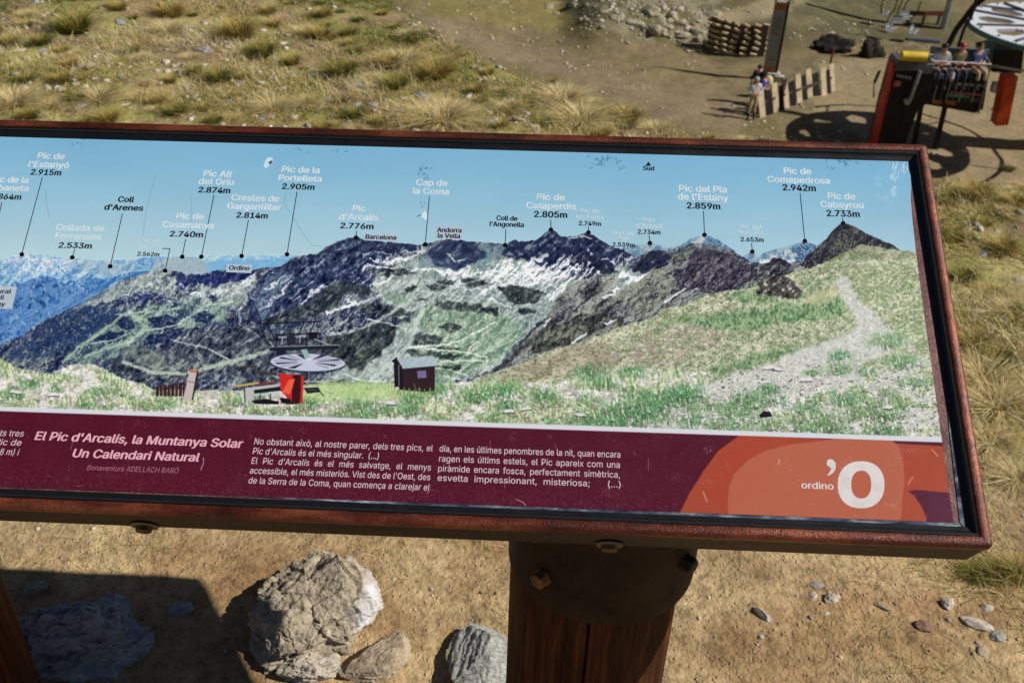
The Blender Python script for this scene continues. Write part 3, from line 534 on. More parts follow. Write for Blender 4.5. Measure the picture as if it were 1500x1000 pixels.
    for a_, b_ in (((381, 474), (469, 471)), ((381, 478), (390, 498)), ((391, 474), (402, 496)), ((446, 472), (436, 492)), ((462, 471), (452, 490)), ((379, 490), (396, 506)), ((404, 490), (470, 488)), ((405, 490), (404, 508)), ((425, 488), (424, 506)), ((450, 488), (448, 506)), ((468, 488), (470, 505)), ((394, 498), (470, 496))): S([a_, b_], 1.8, (26, 26, 42))
    for a_, b_ in (((408, 494), (446, 492)), ((414, 494), (413, 504)), ((440, 492), (439, 502)), ((395, 500), (400, 507)), ((460, 496), (480, 504))): S([a_, b_], 1.4, (186, 188, 192))
    P([(452, 487), (466, 486), (464, 496), (452, 496)], (22, 24, 30)); P([(420, 492), (432, 490), (434, 504), (420, 506)], (40, 42, 60)); P([(405, 510), (418, 508), (420, 520), (404, 524)], (30, 30, 50))
    # bullwheel
    P([(441, 513), (449, 512), (456, 526), (446, 528)], (150, 178, 178))
    th = np.linspace(0, 2*np.pi, 40)
    E2 = lambda cx, cy, rx, ry: [(cx+rx*np.cos(t)+0*ry, cy+ry*np.sin(t)+.03*rx*np.cos(t)) for t in th]
    put(stroke(E2(451, 545, 59, 13.5), 1.3, 0, .6), (190, 200, 196)); 
    P(E2(451, 531.5, 56.5, 14.5), (28, 32, 50)); P(E2(451, 530, 55.5, 13.5), (196, 200, 222)); 
    for k in range(16):
        if k in (3, 4, 12): continue
        t = k*2*np.pi/16+.1; t2 = t+.16
        q = lambda r, tt: (451+r*55*np.cos(tt), 529.5+r*13*np.sin(tt))
        P([q(.28, t), q(.86, t-.07), q(.88, t2), q(.28, t2-.05)], (44, 50, 66)) if k % 2 else P([q(.3, t), q(.9, t), q(.9, t+.07), q(.3, t+.06)], (90, 104, 112))
    put(stroke(E2(451, 531, 55.5, 14), 1.4, 0, .6), (44, 60, 76)); P(E2(452, 526, 5, 2.4), (214, 222, 226)); P([(441, 512), (449, 511), (455, 523), (447, 526)], (150, 180, 180))
    for k in range(7):
        t = .2+k*.45; S([(451+56*np.cos(t), 531+14*np.sin(t)), (451+59*np.cos(t), 545+13.5*np.sin(t))], .9, (150, 166, 168))
    # red column + side equipment
    P([(409, 546), (425, 549), (432, 548), (445, 550), (443, 590), (427, 592), (417, 578), (411, 572)], (206, 40, 34)); P([(429, 549), (443, 549), (439, 591), (427, 592)], (58, 20, 28)); P([(415, 571), (423, 556), (432, 554), (429, 566), (424, 578), (413, 574)], (236, 96, 70)); S([(442, 551), (441, 588)], 2.4, (222, 30, 28))
    P([(358, 568), (400, 563), (412, 562), (408, 566), (409, 572), (372, 572), (372, 586), (358, 587)], (186, 188, 188)); P([(372, 571), (410, 566), (412, 572), (373, 576)], (28, 28, 40)); P([(372, 577), (410, 574), (411, 577), (373, 580)], (190, 198, 204)); P([(344, 564), (380, 559), (380, 562), (345, 567)], (204, 166, 84)); P([(378, 561), (402, 558), (404, 562), (380, 564)], (120, 64, 50))
    for a_, b_ in (((358, 568), (359, 588)), ((381, 578), (381, 588)), ((396, 577), (396, 588)), ((372, 588), (408, 588))): S([a_, b_], 1.4, (30, 26, 34))
    P([(370, 586), (390, 584), (409, 588), (408, 592), (372, 591)], (24, 22, 30)); P([(445, 568), (466, 567), (470, 574), (450, 576)], (30, 30, 36)); S([(450, 571), (464, 571)], 1, (110, 110, 112)); S([(466, 570), (474, 580)], 1.2, (40, 40, 44)); P([(410, 582), (425, 584), (428, 592), (412, 590)], (24, 20, 28))
    S([(351, 538), (376, 536)], 2, (80, 44, 50)); S([(378, 545), (404, 548)], 4, (60, 60, 60))
    # hut
    P([(577, 527), (583, 526), (590, 540), (637, 537), (637, 572), (620, 574), (600, 572), (578, 570)], (50, 32, 38)); P([(577, 530), (583, 528), (590, 540), (590, 570), (578, 569)], (26, 22, 30)); S([(584, 534), (584.5, 564)], 1.6, (104, 124, 110))
    P([(573, 529), (581, 523), (584, 526), (577, 531)], (20, 20, 30)); P([(581, 525), (635, 521), (643, 535), (591, 540)], (168, 186, 196)); put(poly([(581, 525), (635, 521), (643, 535), (591, 540)], 0, .6)*sst(.45, .6, diagS), (190, 204, 212), .6); S([(591, 540.5), (643, 536)], 1.2, (30, 26, 40))
    P([(611, 543), (624, 542.5), (625, 553), (612, 554)], (120, 108, 150)); S([(606, 562), (610, 572)], 1.4, (110, 100, 96)); P([(578, 567), (584, 566), (586, 571), (579, 571)], (204, 206, 200))
    # tufts over feet of hut
    for x in range(582, 640, 5): S([(x, 578), (x+2*((x//5) % 3-1), 568+(x % 4))], 2.2, (112, 140, 92), .8)
    # ---- scratches, chips in the sky
    P([(386, 244), (388, 236), (393, 230), (399, 231), (400, 236), (396, 241), (390, 247)], (196, 226, 240)); P([(393, 238), (398, 235), (399, 238), (395, 241)], (90, 60, 60))
    P([(612, 316), (619, 313), (622, 308), (625, 312), (627, 318), (625, 323), (620, 319)], (206, 234, 246)); S([(612, 317), (617, 315)], 1.4, (50, 80, 110))
    for p in ([(228, 256), (222, 280), (216, 300), (211, 330), (210, 346)], [(418, 283), (416, 298), (430, 320), (445, 344), (456, 359), (470, 361)], [(280, 290), (280, 320), (279, 336)], [(67, 280), (68, 300), (73, 320)]): S(p, .8, (98, 150, 180), .6)
    for (x, y, n_) in ((618, 246, 9), (622, 262, 6), (622, 300, 5), (885, 234, 16), (870, 236, 7), (905, 238, 7), (112, 203, 8), (1236, 236, 16), (1212, 240, 5), (446, 216, 3), (498, 219, 3)):
        for _ in range(n_):
            a_ = x+rs.normal()*6; b_ = y+rs.normal()*5*(1 if n_ < 14 else .5); S([(a_, b_), (a_+rs.normal()*2.5, b_+rs.normal()*2.5)], .9, (52, 92, 124), .75)
    sc = sst(.62, .72, f(12, 10, 4, 101))*sst(34, 10, np.hypot(X-1308, (Y-265)*.8)); put(sc, (196, 226, 242), .55); put(sst(.56, .66, f(2, 6, 2, 103))*sst(14, 4, np.hypot((X-1318)*.7, Y-246)), (226, 236, 250), .8)
    for (x0_, y0_, x1_, y1_) in ((1180, 424, 1193, 412), (1218, 435, 1240, 417), (1202, 454, 1214, 443), (1160, 479, 1170, 470)): S([(x0_, y0_), (x1_, y1_)], 1.1, (228, 228, 208), .9)
    # ---- white line, maroon strip, orange logo area
    L = 595.3+X*.0325
    wl = sst(-.7, .7, Y-L); put(wl, (214, 218, 226))
    mr = sst(-.7, .7, Y-L-6.6-X*.0006)
    mar = np.array((82, 21, 40), np.float32)+((fine-.5)*10+(big-.5)*8)[..., None]
    put(mr, mar)
    put(mr*poly([(996, 750), (1010, 722), (1030, 690), (1052, 660), (1085, 636), (1500, 660), (1500, 800), (980, 790)], 0, .7), (168, 70, 48))
    th = np.linspace(0, 2*np.pi, 60)
    big_o = []
    for t in np.linspace(-np.pi*.99, np.pi*.16, 40):
        big_o.append((1196+128*np.cos(t)*(1 if np.cos(t) < 0 else 1.06), 728+88*np.sin(t)))
    big_o = [(1068, 770), (1066, 735), (1068, 712), (1076, 693), (1095, 674), (1120, 660), (1160, 650), (1200, 646), (1240, 640), (1300, 640), (1316, 652), (1323, 676), (1325, 705), (1322, 735), (1318, 790), (1100, 800)]
    put(mr*poly(big_o, 0, .7), (182, 98, 74))
    put(mr*poly([(1324, 800), (1325, 735), (1330, 719), (1342, 717), (1400, 722), (1430, 724), (1430, 800)], 0, .7), (84, 22, 52))
    put(mr*poly([(1318, 800), (1322, 728), (1328, 718), (1337, 724), (1348, 738), (1355, 752), (1358, 770), (1356, 800)], 0, .7), (170, 74, 50))
    # wear on the strip
    spk = sst(.60, .70, f(1.3, 1.3, 2, 111)); low = sst(664, 708, Y-X*.04)
    put(mr*spk*(.25+.75*low)*sst(1100, 1000, X), (150, 92, 120), .32)
    put(mr*sst(.68, .8, f(26, 20, 4, 115)*.5+f(1.2, 1.2, 2, 117)*.5), (190, 150, 160), .5)
    for _ in range(34):
        x = rs.uniform(0, 1390); y = rs.uniform(612, 740)+x*.036; 
        if x < 900 and rs.rand() < .6: continue
        a_ = rs.normal()*3; S([(x, y), (x+rs.normal()*3, y-abs(rs.normal())*7)], .7, (226, 180, 170), .55)
    for p in ([(756, 731), (766, 735), (770, 740)], [(298, 670), (298, 678), (294, 688)], [(1330, 709), (1337, 698)], [(1365, 658), (1374, 668)], [(1140, 680), (1142, 672)], [(1030, 720), (1036, 735)]): S(p, 1.1, (226, 200, 200), .8)
    return np.clip(img, 0, 255)
# ================================================================== THE INFORMATION BOARD
BU = np.array([.99946784, -.02918611, .01456703]); BV = np.array([.01731898, .85323612, .52123716]); BN = np.array([-.027642, -.5207075, .85328754])
BO = CC+1.25*CF
def bl(px, py, off=-.008):
    d = ray(px, py); P = BO+BN*off; k = ((P-CC)@BN)/(d@BN); q = CC+d*k-P; return float(q@BU), float(q@BV)
board = empty('information_board', tuple(BO), 0, 'long tilted mountain panorama board in a rust brown steel frame on log posts', 'information board')
board.matrix_world = Matrix(((BU[0], BV[0], BN[0], BO[0]), (BU[1], BV[1], BN[1], BO[1]), (BU[2], BV[2], BN[2], BO[2]), (0, 0, 0, 1)))
U0, U1, V0, V1 = -1.335, .5724, -.2474, .3127
def sweep(prof, rc=.007, n=4):
    """sweep a (inset, z) profile round the outline of the board, corners mitred and rounded"""
    vs = []; per = 4*(n+1)
    for d, z in prof:
        r = max(rc-d, .0004)
        for cx, cy, a0 in ((U1-d-r, V1-d-r, 0), (U0+d+r, V1-d-r, PI/2), (U0+d+r, V0+d+r, PI), (U1-d-r, V0+d+r, 1.5*PI)):
            for k in range(n+1): a = a0+PI/2*k/n; vs.append((cx+r*math.cos(a), cy+r*math.sin(a), z))
    m = len(prof); fs = [(i*per+k, i*per+(k+1) % per, (i+1)*per+(k+1) % per, (i+1)*per+k) for i in range(m-1) for k in range(per)]
    return MB().add(vs, fs)
rust = NT('rust_steel')
f1 = rust.noise(9, 7, .7, stretch=(1, 3, 1)); f2 = rust.noise(260, 4, .7); f3 = rust.noise(40, 6, .75)
c = rust.ramp(f1, (.35, lin(62, 25, 15)), (.5, lin(98, 43, 26)), (.64, lin(134, 72, 46))); c = rust.mix(rust.ramp(f3, (.56, 0), (.72, .35)), c, lin(112, 92, 78)); c = rust.mix(.6, c, rust.ramp(f2, (.36, (.6, .55, .52)), (.62, (1.35, 1.3, 1.25))), 'MULTIPLY')
rust.col(c); rust._set('Metallic', .35); rust._set('Roughness', rust.ramp(f3, (.35, .46), (.65, .28))); rust.bump(rust.math('ADD', rust.noise(420, 3, .7), rust.math('MULTIPLY', f2, .8)), .65, .0011)
frame = smooth_by_angle(sweep([(.003, -.0125), (.0012, -.0120), (.0002, -.0095), (0, -.0065), (.0008, -.0035), (.0026, -.0012), (.0052, 0), (.0128, 0), (.0137, -.0008), (.0137, -.0125)]).build('frame', rust.m, board), 50)
side_m = simple('side_steel', lin(62, 48, 28), lin(40, 28, 16), 5, .7, .0, .25, .001, stretch=(.3, 1, 1))
smooth_by_angle(sweep([(.02, -.0699), (.0040, -.070), (.0020, -.0690), (.0016, -.066), (.0016, -.0122), (.006, -.0119)]).build('side_skirt', side_m, board), 50)
rub = simple('black_rubber', (.006, .006, .007), (.003, .003, .004), 30, .45, 0, .2, .0005, spec=.5)
smooth_by_angle(sweep([(.0138, -.012), (.0138, -.0022), (.0146, -.0012), (.0160, -.0016), (.0168, -.0030), (.0176, -.0032), (.019, -.0046), (.0215, -.0060), (.0240, -.0066), (.0262, -.0078), (.0265, -.0088)], .006).build('gasket', rub, board), 40)
smooth_by_angle(sweep([(.0166, -.0021), (.0170, -.0014), (.0174, -.0021)], .006).build('gasket_bead', simple('bead', (.10, .11, .10), None, 30, .25), board), 60)
bx_ = simple('painted_steel_dark', lin(74, 54, 34), lin(58, 42, 28), 12, .55, .2, .25, .001)
MB().box(((U0+U1)/2, (V0+V1)/2, -.0395), (U1-U0-.0074, V1-V0-.0074, .0605)).build('tray', bx_, board)
tp = NT('tray_plate'); a1 = tp.noise(30, 6, .7); tp.col(tp.mix(.7, tp.ramp(a1, (.35, lin(84, 50, 48)), (.62, lin(132, 92, 88))), tp.ramp(tp.noise(240, 3, .7), (.36, (.6, .6, .6)), (.64, (1.35, 1.3, 1.3))), 'MULTIPLY')); tp._set('Roughness', .4); tp._set('Metallic', .2); tp.bump(tp.noise(300, 3, .7), .5, .0008)
MB().box(((U0+U1)/2, (V0+V1)/2, -.0089), (U1-U0-.046, V1-V0-.046, .0004)).build('tray_plate', tp.m, board)
# print sheet ---------------------------------------------------------------
UA, UB, UC, VA, VB = -1.315, -.76, .552, -.2232, .2925
NCL, NCR, NR = 160, 1640, 650
cu = np.concatenate([UA+(np.arange(NCL)+.5)/NCL*(UB-UA), UB+(np.arange(NCR)+.5)/NCR*(UC-UB)]); cv = VA+(np.arange(NR)+.5)/NR*(VB-VA)
LU, LV = np.meshgrid(cu, cv); PW = BO+BN*(-.008)+LU[..., None]*BU+LV[..., None]*BV; PXX, PYY = prj(PW)
art = paint(PXX, PYY)/255.0
art = np.where(art <= .04045, art/12.92, ((art+.055)/1.055)**2.4)*PRINT_GAIN
art = np.clip(art, 0, 1); art = np.where(art <= .0031308, art*12.92, 1.055*art**(1/2.4)-.055)
im = bpy.data.images.new('panorama_print', NCL+NCR, NR); im.pixels.foreach_set(np.concatenate([art, np.ones(art.shape[:2]+(1,))], -1).astype(np.float32).ravel()); im.pack()
pm_ = NT('print_mat'); uvn = pm_.n('UVMap', uv_map='UV'); ti = pm_.n('TexImage', i_Vector=uvn.outputs[0]); ti.image = im; ti.extension = 'EXTEND'
pm_.col(ti.outputs[0]); pm_._set('Roughness', pm_.ramp(pm_.noise(14, 5, .7), (.4, .36), (.7, .5))); pm_._set('Specular IOR Level', .18); pm_.bump(pm_.noise(500, 2, .6), .05, .0004)
re = [(.5330, -.2168), (.5335, -.15), (.5345, -.05), (.5352, .05), (.5368, .14), (.5385, .19), (.5405, .225), (.5440, .247), (.5452, .262), (.5440, .275), (.5452, .2884)]
lo = [(-1.31, -.2195), (-.76, -.2193), (-.3, -.2185), (.1, -.2176)]; hi = [(.1, .2873), (-.3, .2862), (-.76, .2856), (-1.31, .2850)]
ring = lo+re+hi; Z = -.008
vv_ = [(x, y, Z) for x, y in ring]; pme = bpy.data.meshes.new('print_sheet'); bm = bmesh.new(); bvv = [bm.verts.new(v) for v in vv_]
n_ = len(ring); bm.faces.new([bvv[0], bvv[1], bvv[n_-2], bvv[n_-1]]); bm.faces.new([bvv[k] for k in range(1, n_-1)]); uvl = bm.loops.layers.uv.new('UV')
for f_ in bm.faces:
    for l in f_.loops:
        x, y, _ = l.vert.co; cxx = (x-UA)/(UB-UA)*NCL if x < UB-1e-6 else NCL+(x-UB)/(UC-UB)*NCR; l[uvl].uv = (cxx/(NCL+NCR), (y-VA)/(VB-VA))
bmesh.ops.triangulate(bm, faces=bm.faces[:]); bm.to_mesh(pme); bm.free(); sheet = link('print_sheet', pme, pm_.m, board)
glint = NT('painted_glints'); ga = glint.noise(16, 5, .7, stretch=(1, 4, 1)); glint.col(glint.ramp(ga, (.40, (.02, .022, .05)), (.52, (.10, .12, .16)), (.60, (.30, .33, .36)), (.68, (.7, .72, .75)))); glint._set('Roughness', .18); glint._set('Specular IOR Level', .8); glint.bump(glint.noise(60, 4, .6), .3, .0006)  # reflection streaks and white glints painted into the colour of an added strip
link('glint_strip', mesh('glint_strip', [(-.32, -.2188, -.0079), (-.05, -.2225, -.0079), (.540, -.2236, -.0079), (.540, -.2172, -.0079), (.2, -.2178, -.0079)], [(0, 1, 2, 3, 4)]), glint.m, board)
link('glint_strip', mesh('glint_strip', [(.5405, -.2172, -.0079), (.5455, -.2232, -.0079), (.5462, -.08, -.0079), (.5440, -.12, -.0079)], [(0, 1, 2, 3)]), glint.m, board)
# lettering -----------------------------------------------------------------
def ink(name, rgb, g=None): return simple(name, tuple(x*PRINT_GAIN for x in lin(*rgb)), tuple(x*PRINT_GAIN*.9 for x in lin(*rgb)), 60, .5, 0, .02, .0002, spec=.12)
INK = dict(black=ink('ink_black', (8, 7, 18)), white=ink('ink_white', (214, 230, 238)), faint=ink('ink_faint', (196, 222, 234)), pink=ink('ink_pink', (236, 178, 190)), cream=ink('ink_cream', (226, 206, 214)), dim=ink('ink_dim', (172, 110, 132)), logo=ink('ink_logo', (224, 216, 216)), patch=ink('ink_patch', (184, 200, 214)), navy=ink('ink_navy', (30, 16, 60)))
import os
GROTESK = None
try:
    _p = os.path.join(bpy.utils.system_resource('DATAFILES'), 'fonts', 'Inter.woff2')      # the sans serif that ships inside Blender
    if os.path.exists(_p): GROTESK = bpy.data.fonts.load(_p)
except Exception: GROTESK = None
def text_mesh(txt, bold=0.0, shear=0.0, sw=1.0, sc=1.0):
    cv_ = bpy.data.curves.new('lettering', 'FONT'); cv_.body = txt; cv_.font = GROTESK if GROTESK else cv_.font; cv_.offset = 0; cv_.shear = shear; cv_.space_word = sw; cv_.space_character = sc; cv_.resolution_u = 3
    o = bpy.data.objects.new('t', cv_); COL.objects.link(o); dg = bpy.context.evaluated_depsgraph_get(); me = bpy.data.meshes.new_from_object(o.evaluated_get(dg)); bpy.data.objects.remove(o); bpy.data.curves.remove(cv_)
    if bold > .008:                                  # heavier strokes: the outline repeated a hair to each side
        bm = bmesh.new(); bm.from_mesh(me); geo = bm.verts[:]+bm.edges[:]+bm.faces[:]
        for k, (dx, dy) in enumerate(((-bold, 0), (bold, 0), (0, bold*.5), (0, -bold*.5))):
            r_ = bmesh.ops.duplicate(bm, geom=geo); bmesh.ops.translate(bm, vec=(dx, dy, .0001*(k+1)), verts=[g_ for g_ in r_['geom'] if isinstance(g_, bmesh.types.BMVert)])
        bm.to_mesh(me); bm.free()
    co = np.empty(len(me.vertices)*3, np.float32); me.vertices.foreach_get('co', co); return me, co.reshape(-1, 3)
CAP = {}
def cap_h(b):
    if b not in CAP: CAP[b] = text_mesh('H', b)[1][:, 1].max()
    return CAP[b]
def letter(txt, x0, x1, yL, yR=None, cap=8.5, mat='white', bold=.02, shear=0.0, z=-.00790, justify=None, name='lettering'):
    yR = yL+(x1-x0)*.030 if yR is None else yR
    a = np.array(bl(x0, yL)); b = np.array(bl(x1, yR)); W = np.linalg.norm(b-a); xm, ym = (x0+x1)/2, (yL+yR)/2
    ch = abs(bl(xm, ym-cap)[1]-bl(xm, ym)[1]); sy = ch/cap_h(bold); me, co = text_mesh(txt, bold, shear); w = np.ptp(co[:, 0]); sx = W/w
    if justify and ' ' in txt:
        k = sy*justify
        if w*k < W:
            w2 = np.ptp(text_mesh(txt, bold, shear, 2.0)[1][:, 0]); sw = 1+(W/k-w)/max(w2-w, 1e-6); sw = min(sw, 3.2); me, co = text_mesh(txt, bold, shear, sw); sx = W/np.ptp(co[:, 0])
    co[:, 0] = (co[:, 0]-co[:, 0].min())*sx; co[:, 1] *= sy; an = math.atan2(b[1]-a[1], b[0]-a[0]); ca_, sa = math.cos(an), math.sin(an)
    q = np.stack([a[0]+co[:, 0]*ca_-co[:, 1]*sa, a[1]+co[:, 0]*sa+co[:, 1]*ca_, z+co[:, 2]*.04], -1); me.vertices.foreach_set('co', q.astype(np.float32).ravel()); me.update(); me.materials.clear()
    return link(name, me, INK[mat], sheet)
def flatpoly(name, pts, mat, z): link(name, mesh(name, [bl(x, y)+(z,) for x, y in pts], [tuple(range(len(pts)))[::-1]]), INK[mat], sheet)
def leader(pts, dot=None, w=1.15):
    m = MB()
    for (ax, ay), (bx, by) in zip(pts, pts[1:]):
        L = math.hypot(bx-ax, by-ay); nx_, ny_ = -(by-ay)/L*w/2, (bx-ax)/L*w/2
        m.add([bl(ax+nx_, ay+ny_)+(-.00794,), bl(ax-nx_, ay-ny_)+(-.00794,), bl(bx-nx_, by-ny_)+(-.00794,), bl(bx+nx_, by+ny_)+(-.00794,)], [(0, 1, 2, 3)])
    if dot: m.add([bl(dot[0]+3.5*math.cos(t*PI/10), dot[1]+3.3*math.sin(t*PI/10))+(-.00792,) for t in range(20)], [tuple(range(20))[::-1]])
    link('leader_line', m.mesh('leader_line'), INK['black'], sheet)
Wh = lambda t, a, b, y, m='white', cap=9, **k: letter(t, a, b, y-(b-a)*.015, y+(b-a)*.015, cap, m, .030 if m != 'faint' else .028, **k)
Bk = lambda t, a, b, y, cap=8.2, **k: letter(t, a, b, y-(b-a)*.015, y+(b-a)*.015, cap, 'black', .032, **k)
Wh('Pic de', 54, 94, 233); Wh("l'Estanyó", 40.5, 100.5, 245.5); Bk('2.915m', 44, 89, 256.5)
Wh('Pic de la', -13, 41, 267.5); Wh('Cabaneta', -22, 41, 279.5); Bk('2.864m', -15, 30.5, 292)
Wh('Collada de', 81, 152, 338); Wh('Ferreroles', 79.5, 148, 350.5); Bk('2.533m', 85, 134, 363.5)
Bk('Coll', 172, 196, 296); Bk("d'Arenes", 152, 209.5, 308)
Wh('Pic de', 208, 234.5, 356, 'faint', 6.5); Wh("l'Hortell", 201, 234.5, 364.5, 'faint', 6.5); Bk('2.562m', 200.5, 233, 375, 6)
Wh('Pic Alt', 297.5, 339.5, 259); Wh('del Griu', 290, 342, 270.5); Bk('2.874m', 290, 337, 282.5)
Wh('Pic de', 257.5, 298, 321); Wh('Casamanya', 237, 313, 334); Bk('2.740m', 248, 297, 347)
Wh('Crestes de', 338, 408.5, 294.5); Wh('Gargantillar', 331.7, 411, 307); Bk('2.814m', 345.7, 392, 319.5)
Wh('Pic de la', 412, 468, 253); Wh('Portelleta', 407, 471, 265.5); Bk('2.905m', 412.5, 460.5, 277.5)
Wh('Pic', 516, 535.5, 309.5); Wh("d'Arcalís", 496, 554, 322.5); Bk('2.776m', 498, 547, 335)
Wh('Cap de', 609, 655, 272); Wh('la Coma', 604, 657.5, 284.5)
Bk('Coll de', 727, 758, 323, 7); Bk("l'Angonella", 717, 767.5, 332, 7)
Wh('Pic de', 786, 827.5, 293); Wh('Cataperdis', 770.5, 844, 306); Bk('2.805m', 782, 831, 318.5, 8.8)
Wh('Pic de', 850, 878, 312, 'faint', 6.8); Wh('les Fonts', 844, 884.5, 321, 'faint', 6.8); Bk('2.749m', 847.5, 880.5, 330.5, 6.4)
Wh('Port de', 897, 928, 344.5, 'faint', 6.5); Wh('Rat', 905.5, 921, 351.5, 'faint', 6); Bk('2.539m', 897, 930, 361.5, 6.2)
Wh('Port', 940.5, 959, 325, 'faint', 6.8); Wh("d'Arinsal", 931, 971, 334, 'faint', 6.8); Bk('2.734m', 934, 967.5, 343, 6.4)
Bk('Sud', 942, 958.5, 249.5, 6.2); flatpoly('arrow_mark', [(945.6, 243), (953.8, 243.2), (950, 236.8)], 'black', -.00790)
Wh('Pic del Pla', 994.5, 1065, 281.5, cap=9.6); Wh("de l'Estany", 992.5, 1067.5, 293.5, cap=9.6); Bk('2.859m', 1006, 1055.5, 306, 9)
Wh('Pic del', 1085, 1116, 336, 'faint', 7); Wh('Port Vell', 1081.5, 1119.5, 343.6, 'faint', 6.6); Bk('2.653m', 1085, 1119, 354, 6.4)
Wh('Pic de', 1148, 1189, 255); Wh('Comapedrosa', 1124, 1216, 268); Bk('2.942m', 1146.5, 1195.6, 279.5, 9)
Wh('Pic de', 1212.5, 1253.5, 292, cap=9.4); Wh('Cabayrou', 1202, 1265.5, 304.5, cap=9.4); Bk('2.733m', 1211, 1260, 317.3, 9)
for p, d in (([(62, 260), (32, 372)], (32, 372.5)), ([(3, 296), (-14, 366)], None), ([(109.5, 365.5), (106, 377)], (106, 377)), ([(179.5, 313), (161.5, 390)], (161.5, 390)), ([(237.5, 364), (249, 364.2), (242, 396.5)], (242, 396.5)), ([(272, 350), (267, 376)], (267, 376)), ([(313.5, 286), (295, 376)], (295, 376)), ([(364, 322), (354, 375)], (354, 375)), ([(435, 281), (420.5, 372.5)], (420.5, 372.5)), ([(522.5, 338), (521.5, 348)], (521.5, 348)), ([(629, 288), (623, 358)], (623, 358)), ([(741, 335.5), (740, 359)], (740, 359)), ([(807, 322), (807, 336)], (807, 336.5)), ([(862, 332), (862, 340)], (862, 340.5)), ([(913, 364), (913.5, 390)], None), ([(951, 345), (952, 356)], (952, 356)), ([(1030.5, 309), (1032, 344)], (1032, 344)), ([(1101, 356), (1102, 368)], (1102, 368.5)), ([(1172, 283), (1179, 353)], (1179, 353)), ([(1234, 319), (1235, 327)], (1235, 327))): leader(p, d)
flatpoly('name_patch', [(533, 342), (581.5, 343.5), (581, 353.5), (533, 352)], 'patch', -.00796); Bk('Barcelona', 535, 580.5, 350.5, 6.6)
flatpoly('name_patch', [(638, 331), (678, 332.5), (677, 351), (638, 349.5)], 'patch', -.00796); Bk('Andorra', 640, 676, 340.3, 6.8); Bk('la Vella', 641, 674, 348.6, 6.8)
flatpoly('name_patch', [(332, 387), (369, 388), (368, 400), (331, 398.5)], 'patch', -.00796); Bk('Ordino', 335, 365.5, 395.5, 6.6)
flatpoly('name_patch', [(-56, 417), (25, 420), (17.5, 452.5), (-62, 450)], 'patch', -.00796); letter('Parc Natural', -50, 16, 428, 430, 6.6, 'navy', .026); letter('de la Vall', -38, 5.5, 437, 438.5, 6.6, 'navy', .026); letter('de Sorteny', -46, 7, 446.5, 448.5, 6.6, 'navy', .026)
letter("El Pic d'Arcalís, la Muntanya Solar", 50, 355.5, 643.7, 655.6, 12.4, 'pink', .026, .12); letter('Un Calendari Natural', 105.5, 291, 669, 675.6, 12.4, 'pink', .026, .12); letter('Bonaventura ADELLACH BARÓ', 127, 261, 688, 692.8, 7.6, 'dim', .0, .12)
letter('aquests tres', -36, 34, 637, 639, 9, 'cream', .004, .1); letter('el Pic de', -24, 30.5, 650.5, 652.5, 9, 'cream', .004, .1); letter('8 m) i', -1, 27, 665.5, 666.5, 9, 'cream', .004, .1)
J = .97
for t_, a_, b_, l_, r_ in (('No obstant això, al nostre parer, dels tres pics, el', 372, 633.5, 650.5, 660.7), ("Pic d'Arcalís és el més singular.  (...)", 370, 554.5, 664.5, 672), ("El Pic d'Arcalís és el més salvatge, el menys", 368, 631, 678.7, 688.7), ("accessible, el més misteriós. Vist des de l'Oest, des", 365.7, 630, 693, 703), ('de la Serra de la Coma, quan comença a clarejar el', 363.7, 629, 707.5, 718)): letter(t_, a_, b_, l_, r_, 9.2, 'cream', .002, .06, justify=.86)
for t_, a_, b_, l_, r_ in (('día, en les últimes penombres de la nit, quan encara', 643.7, 908.7, 661, 670), ('ragen els últims estels, el Pic apareix com una', 643, 908, 675.7, 685), ('piràmide encara fosca, perfectament simètrica,', 641.7, 908, 690, 699.5)): letter(t_, a_, b_, l_, r_, 9.2, 'cream', .002, 0, justify=.9)
letter('esvelta impressionant, misteriosa;   (...)', 640.7, 909, 703.7, 713.7, 9.2, 'cream', .002, 0, justify=1.04)
letter('ordino', 1174, 1221.5, 714.6, 716.4, 9.6, 'logo', .02)
def ringpoly(cx, cy, rx, ry, icx, icy, irx, iry, n=56, ex=2.25):
    E_ = lambda x, y, a, b, k: (x+a*math.copysign(abs(math.cos(k))**(2/ex), math.cos(k)), y+b*math.copysign(abs(math.sin(k))**(2/ex), math.sin(k)))
    o_ = [bl(*E_(cx, cy, rx, ry, k*2*PI/n))+(-.00790,) for k in range(n)]; i_ = [bl(*E_(icx, icy, irx, iry, k*2*PI/n))+(-.00790,) for k in range(n)]
    return mesh('logo_letter', o_+i_, [(k, n+k, n+(k+1) % n, (k+1) % n) for k in range(n)])
link('logo_letter', ringpoly(1261.3, 709.6, 34.3, 34.4, 1261.5, 709.3, 14.6, 20.4), INK['logo'], sheet)
ap = [(1211, 677), (1212.5, 673.5), (1216, 672), (1220, 673), (1223.5, 677), (1224.6, 682), (1223.5, 688), (1220, 692.5), (1214.5, 696), (1211.5, 696.3), (1214.5, 692), (1217, 688), (1217, 684.5), (1213, 682.5), (1211, 680)]
flatpoly('logo_apostrophe', ap, 'logo', -.00790)
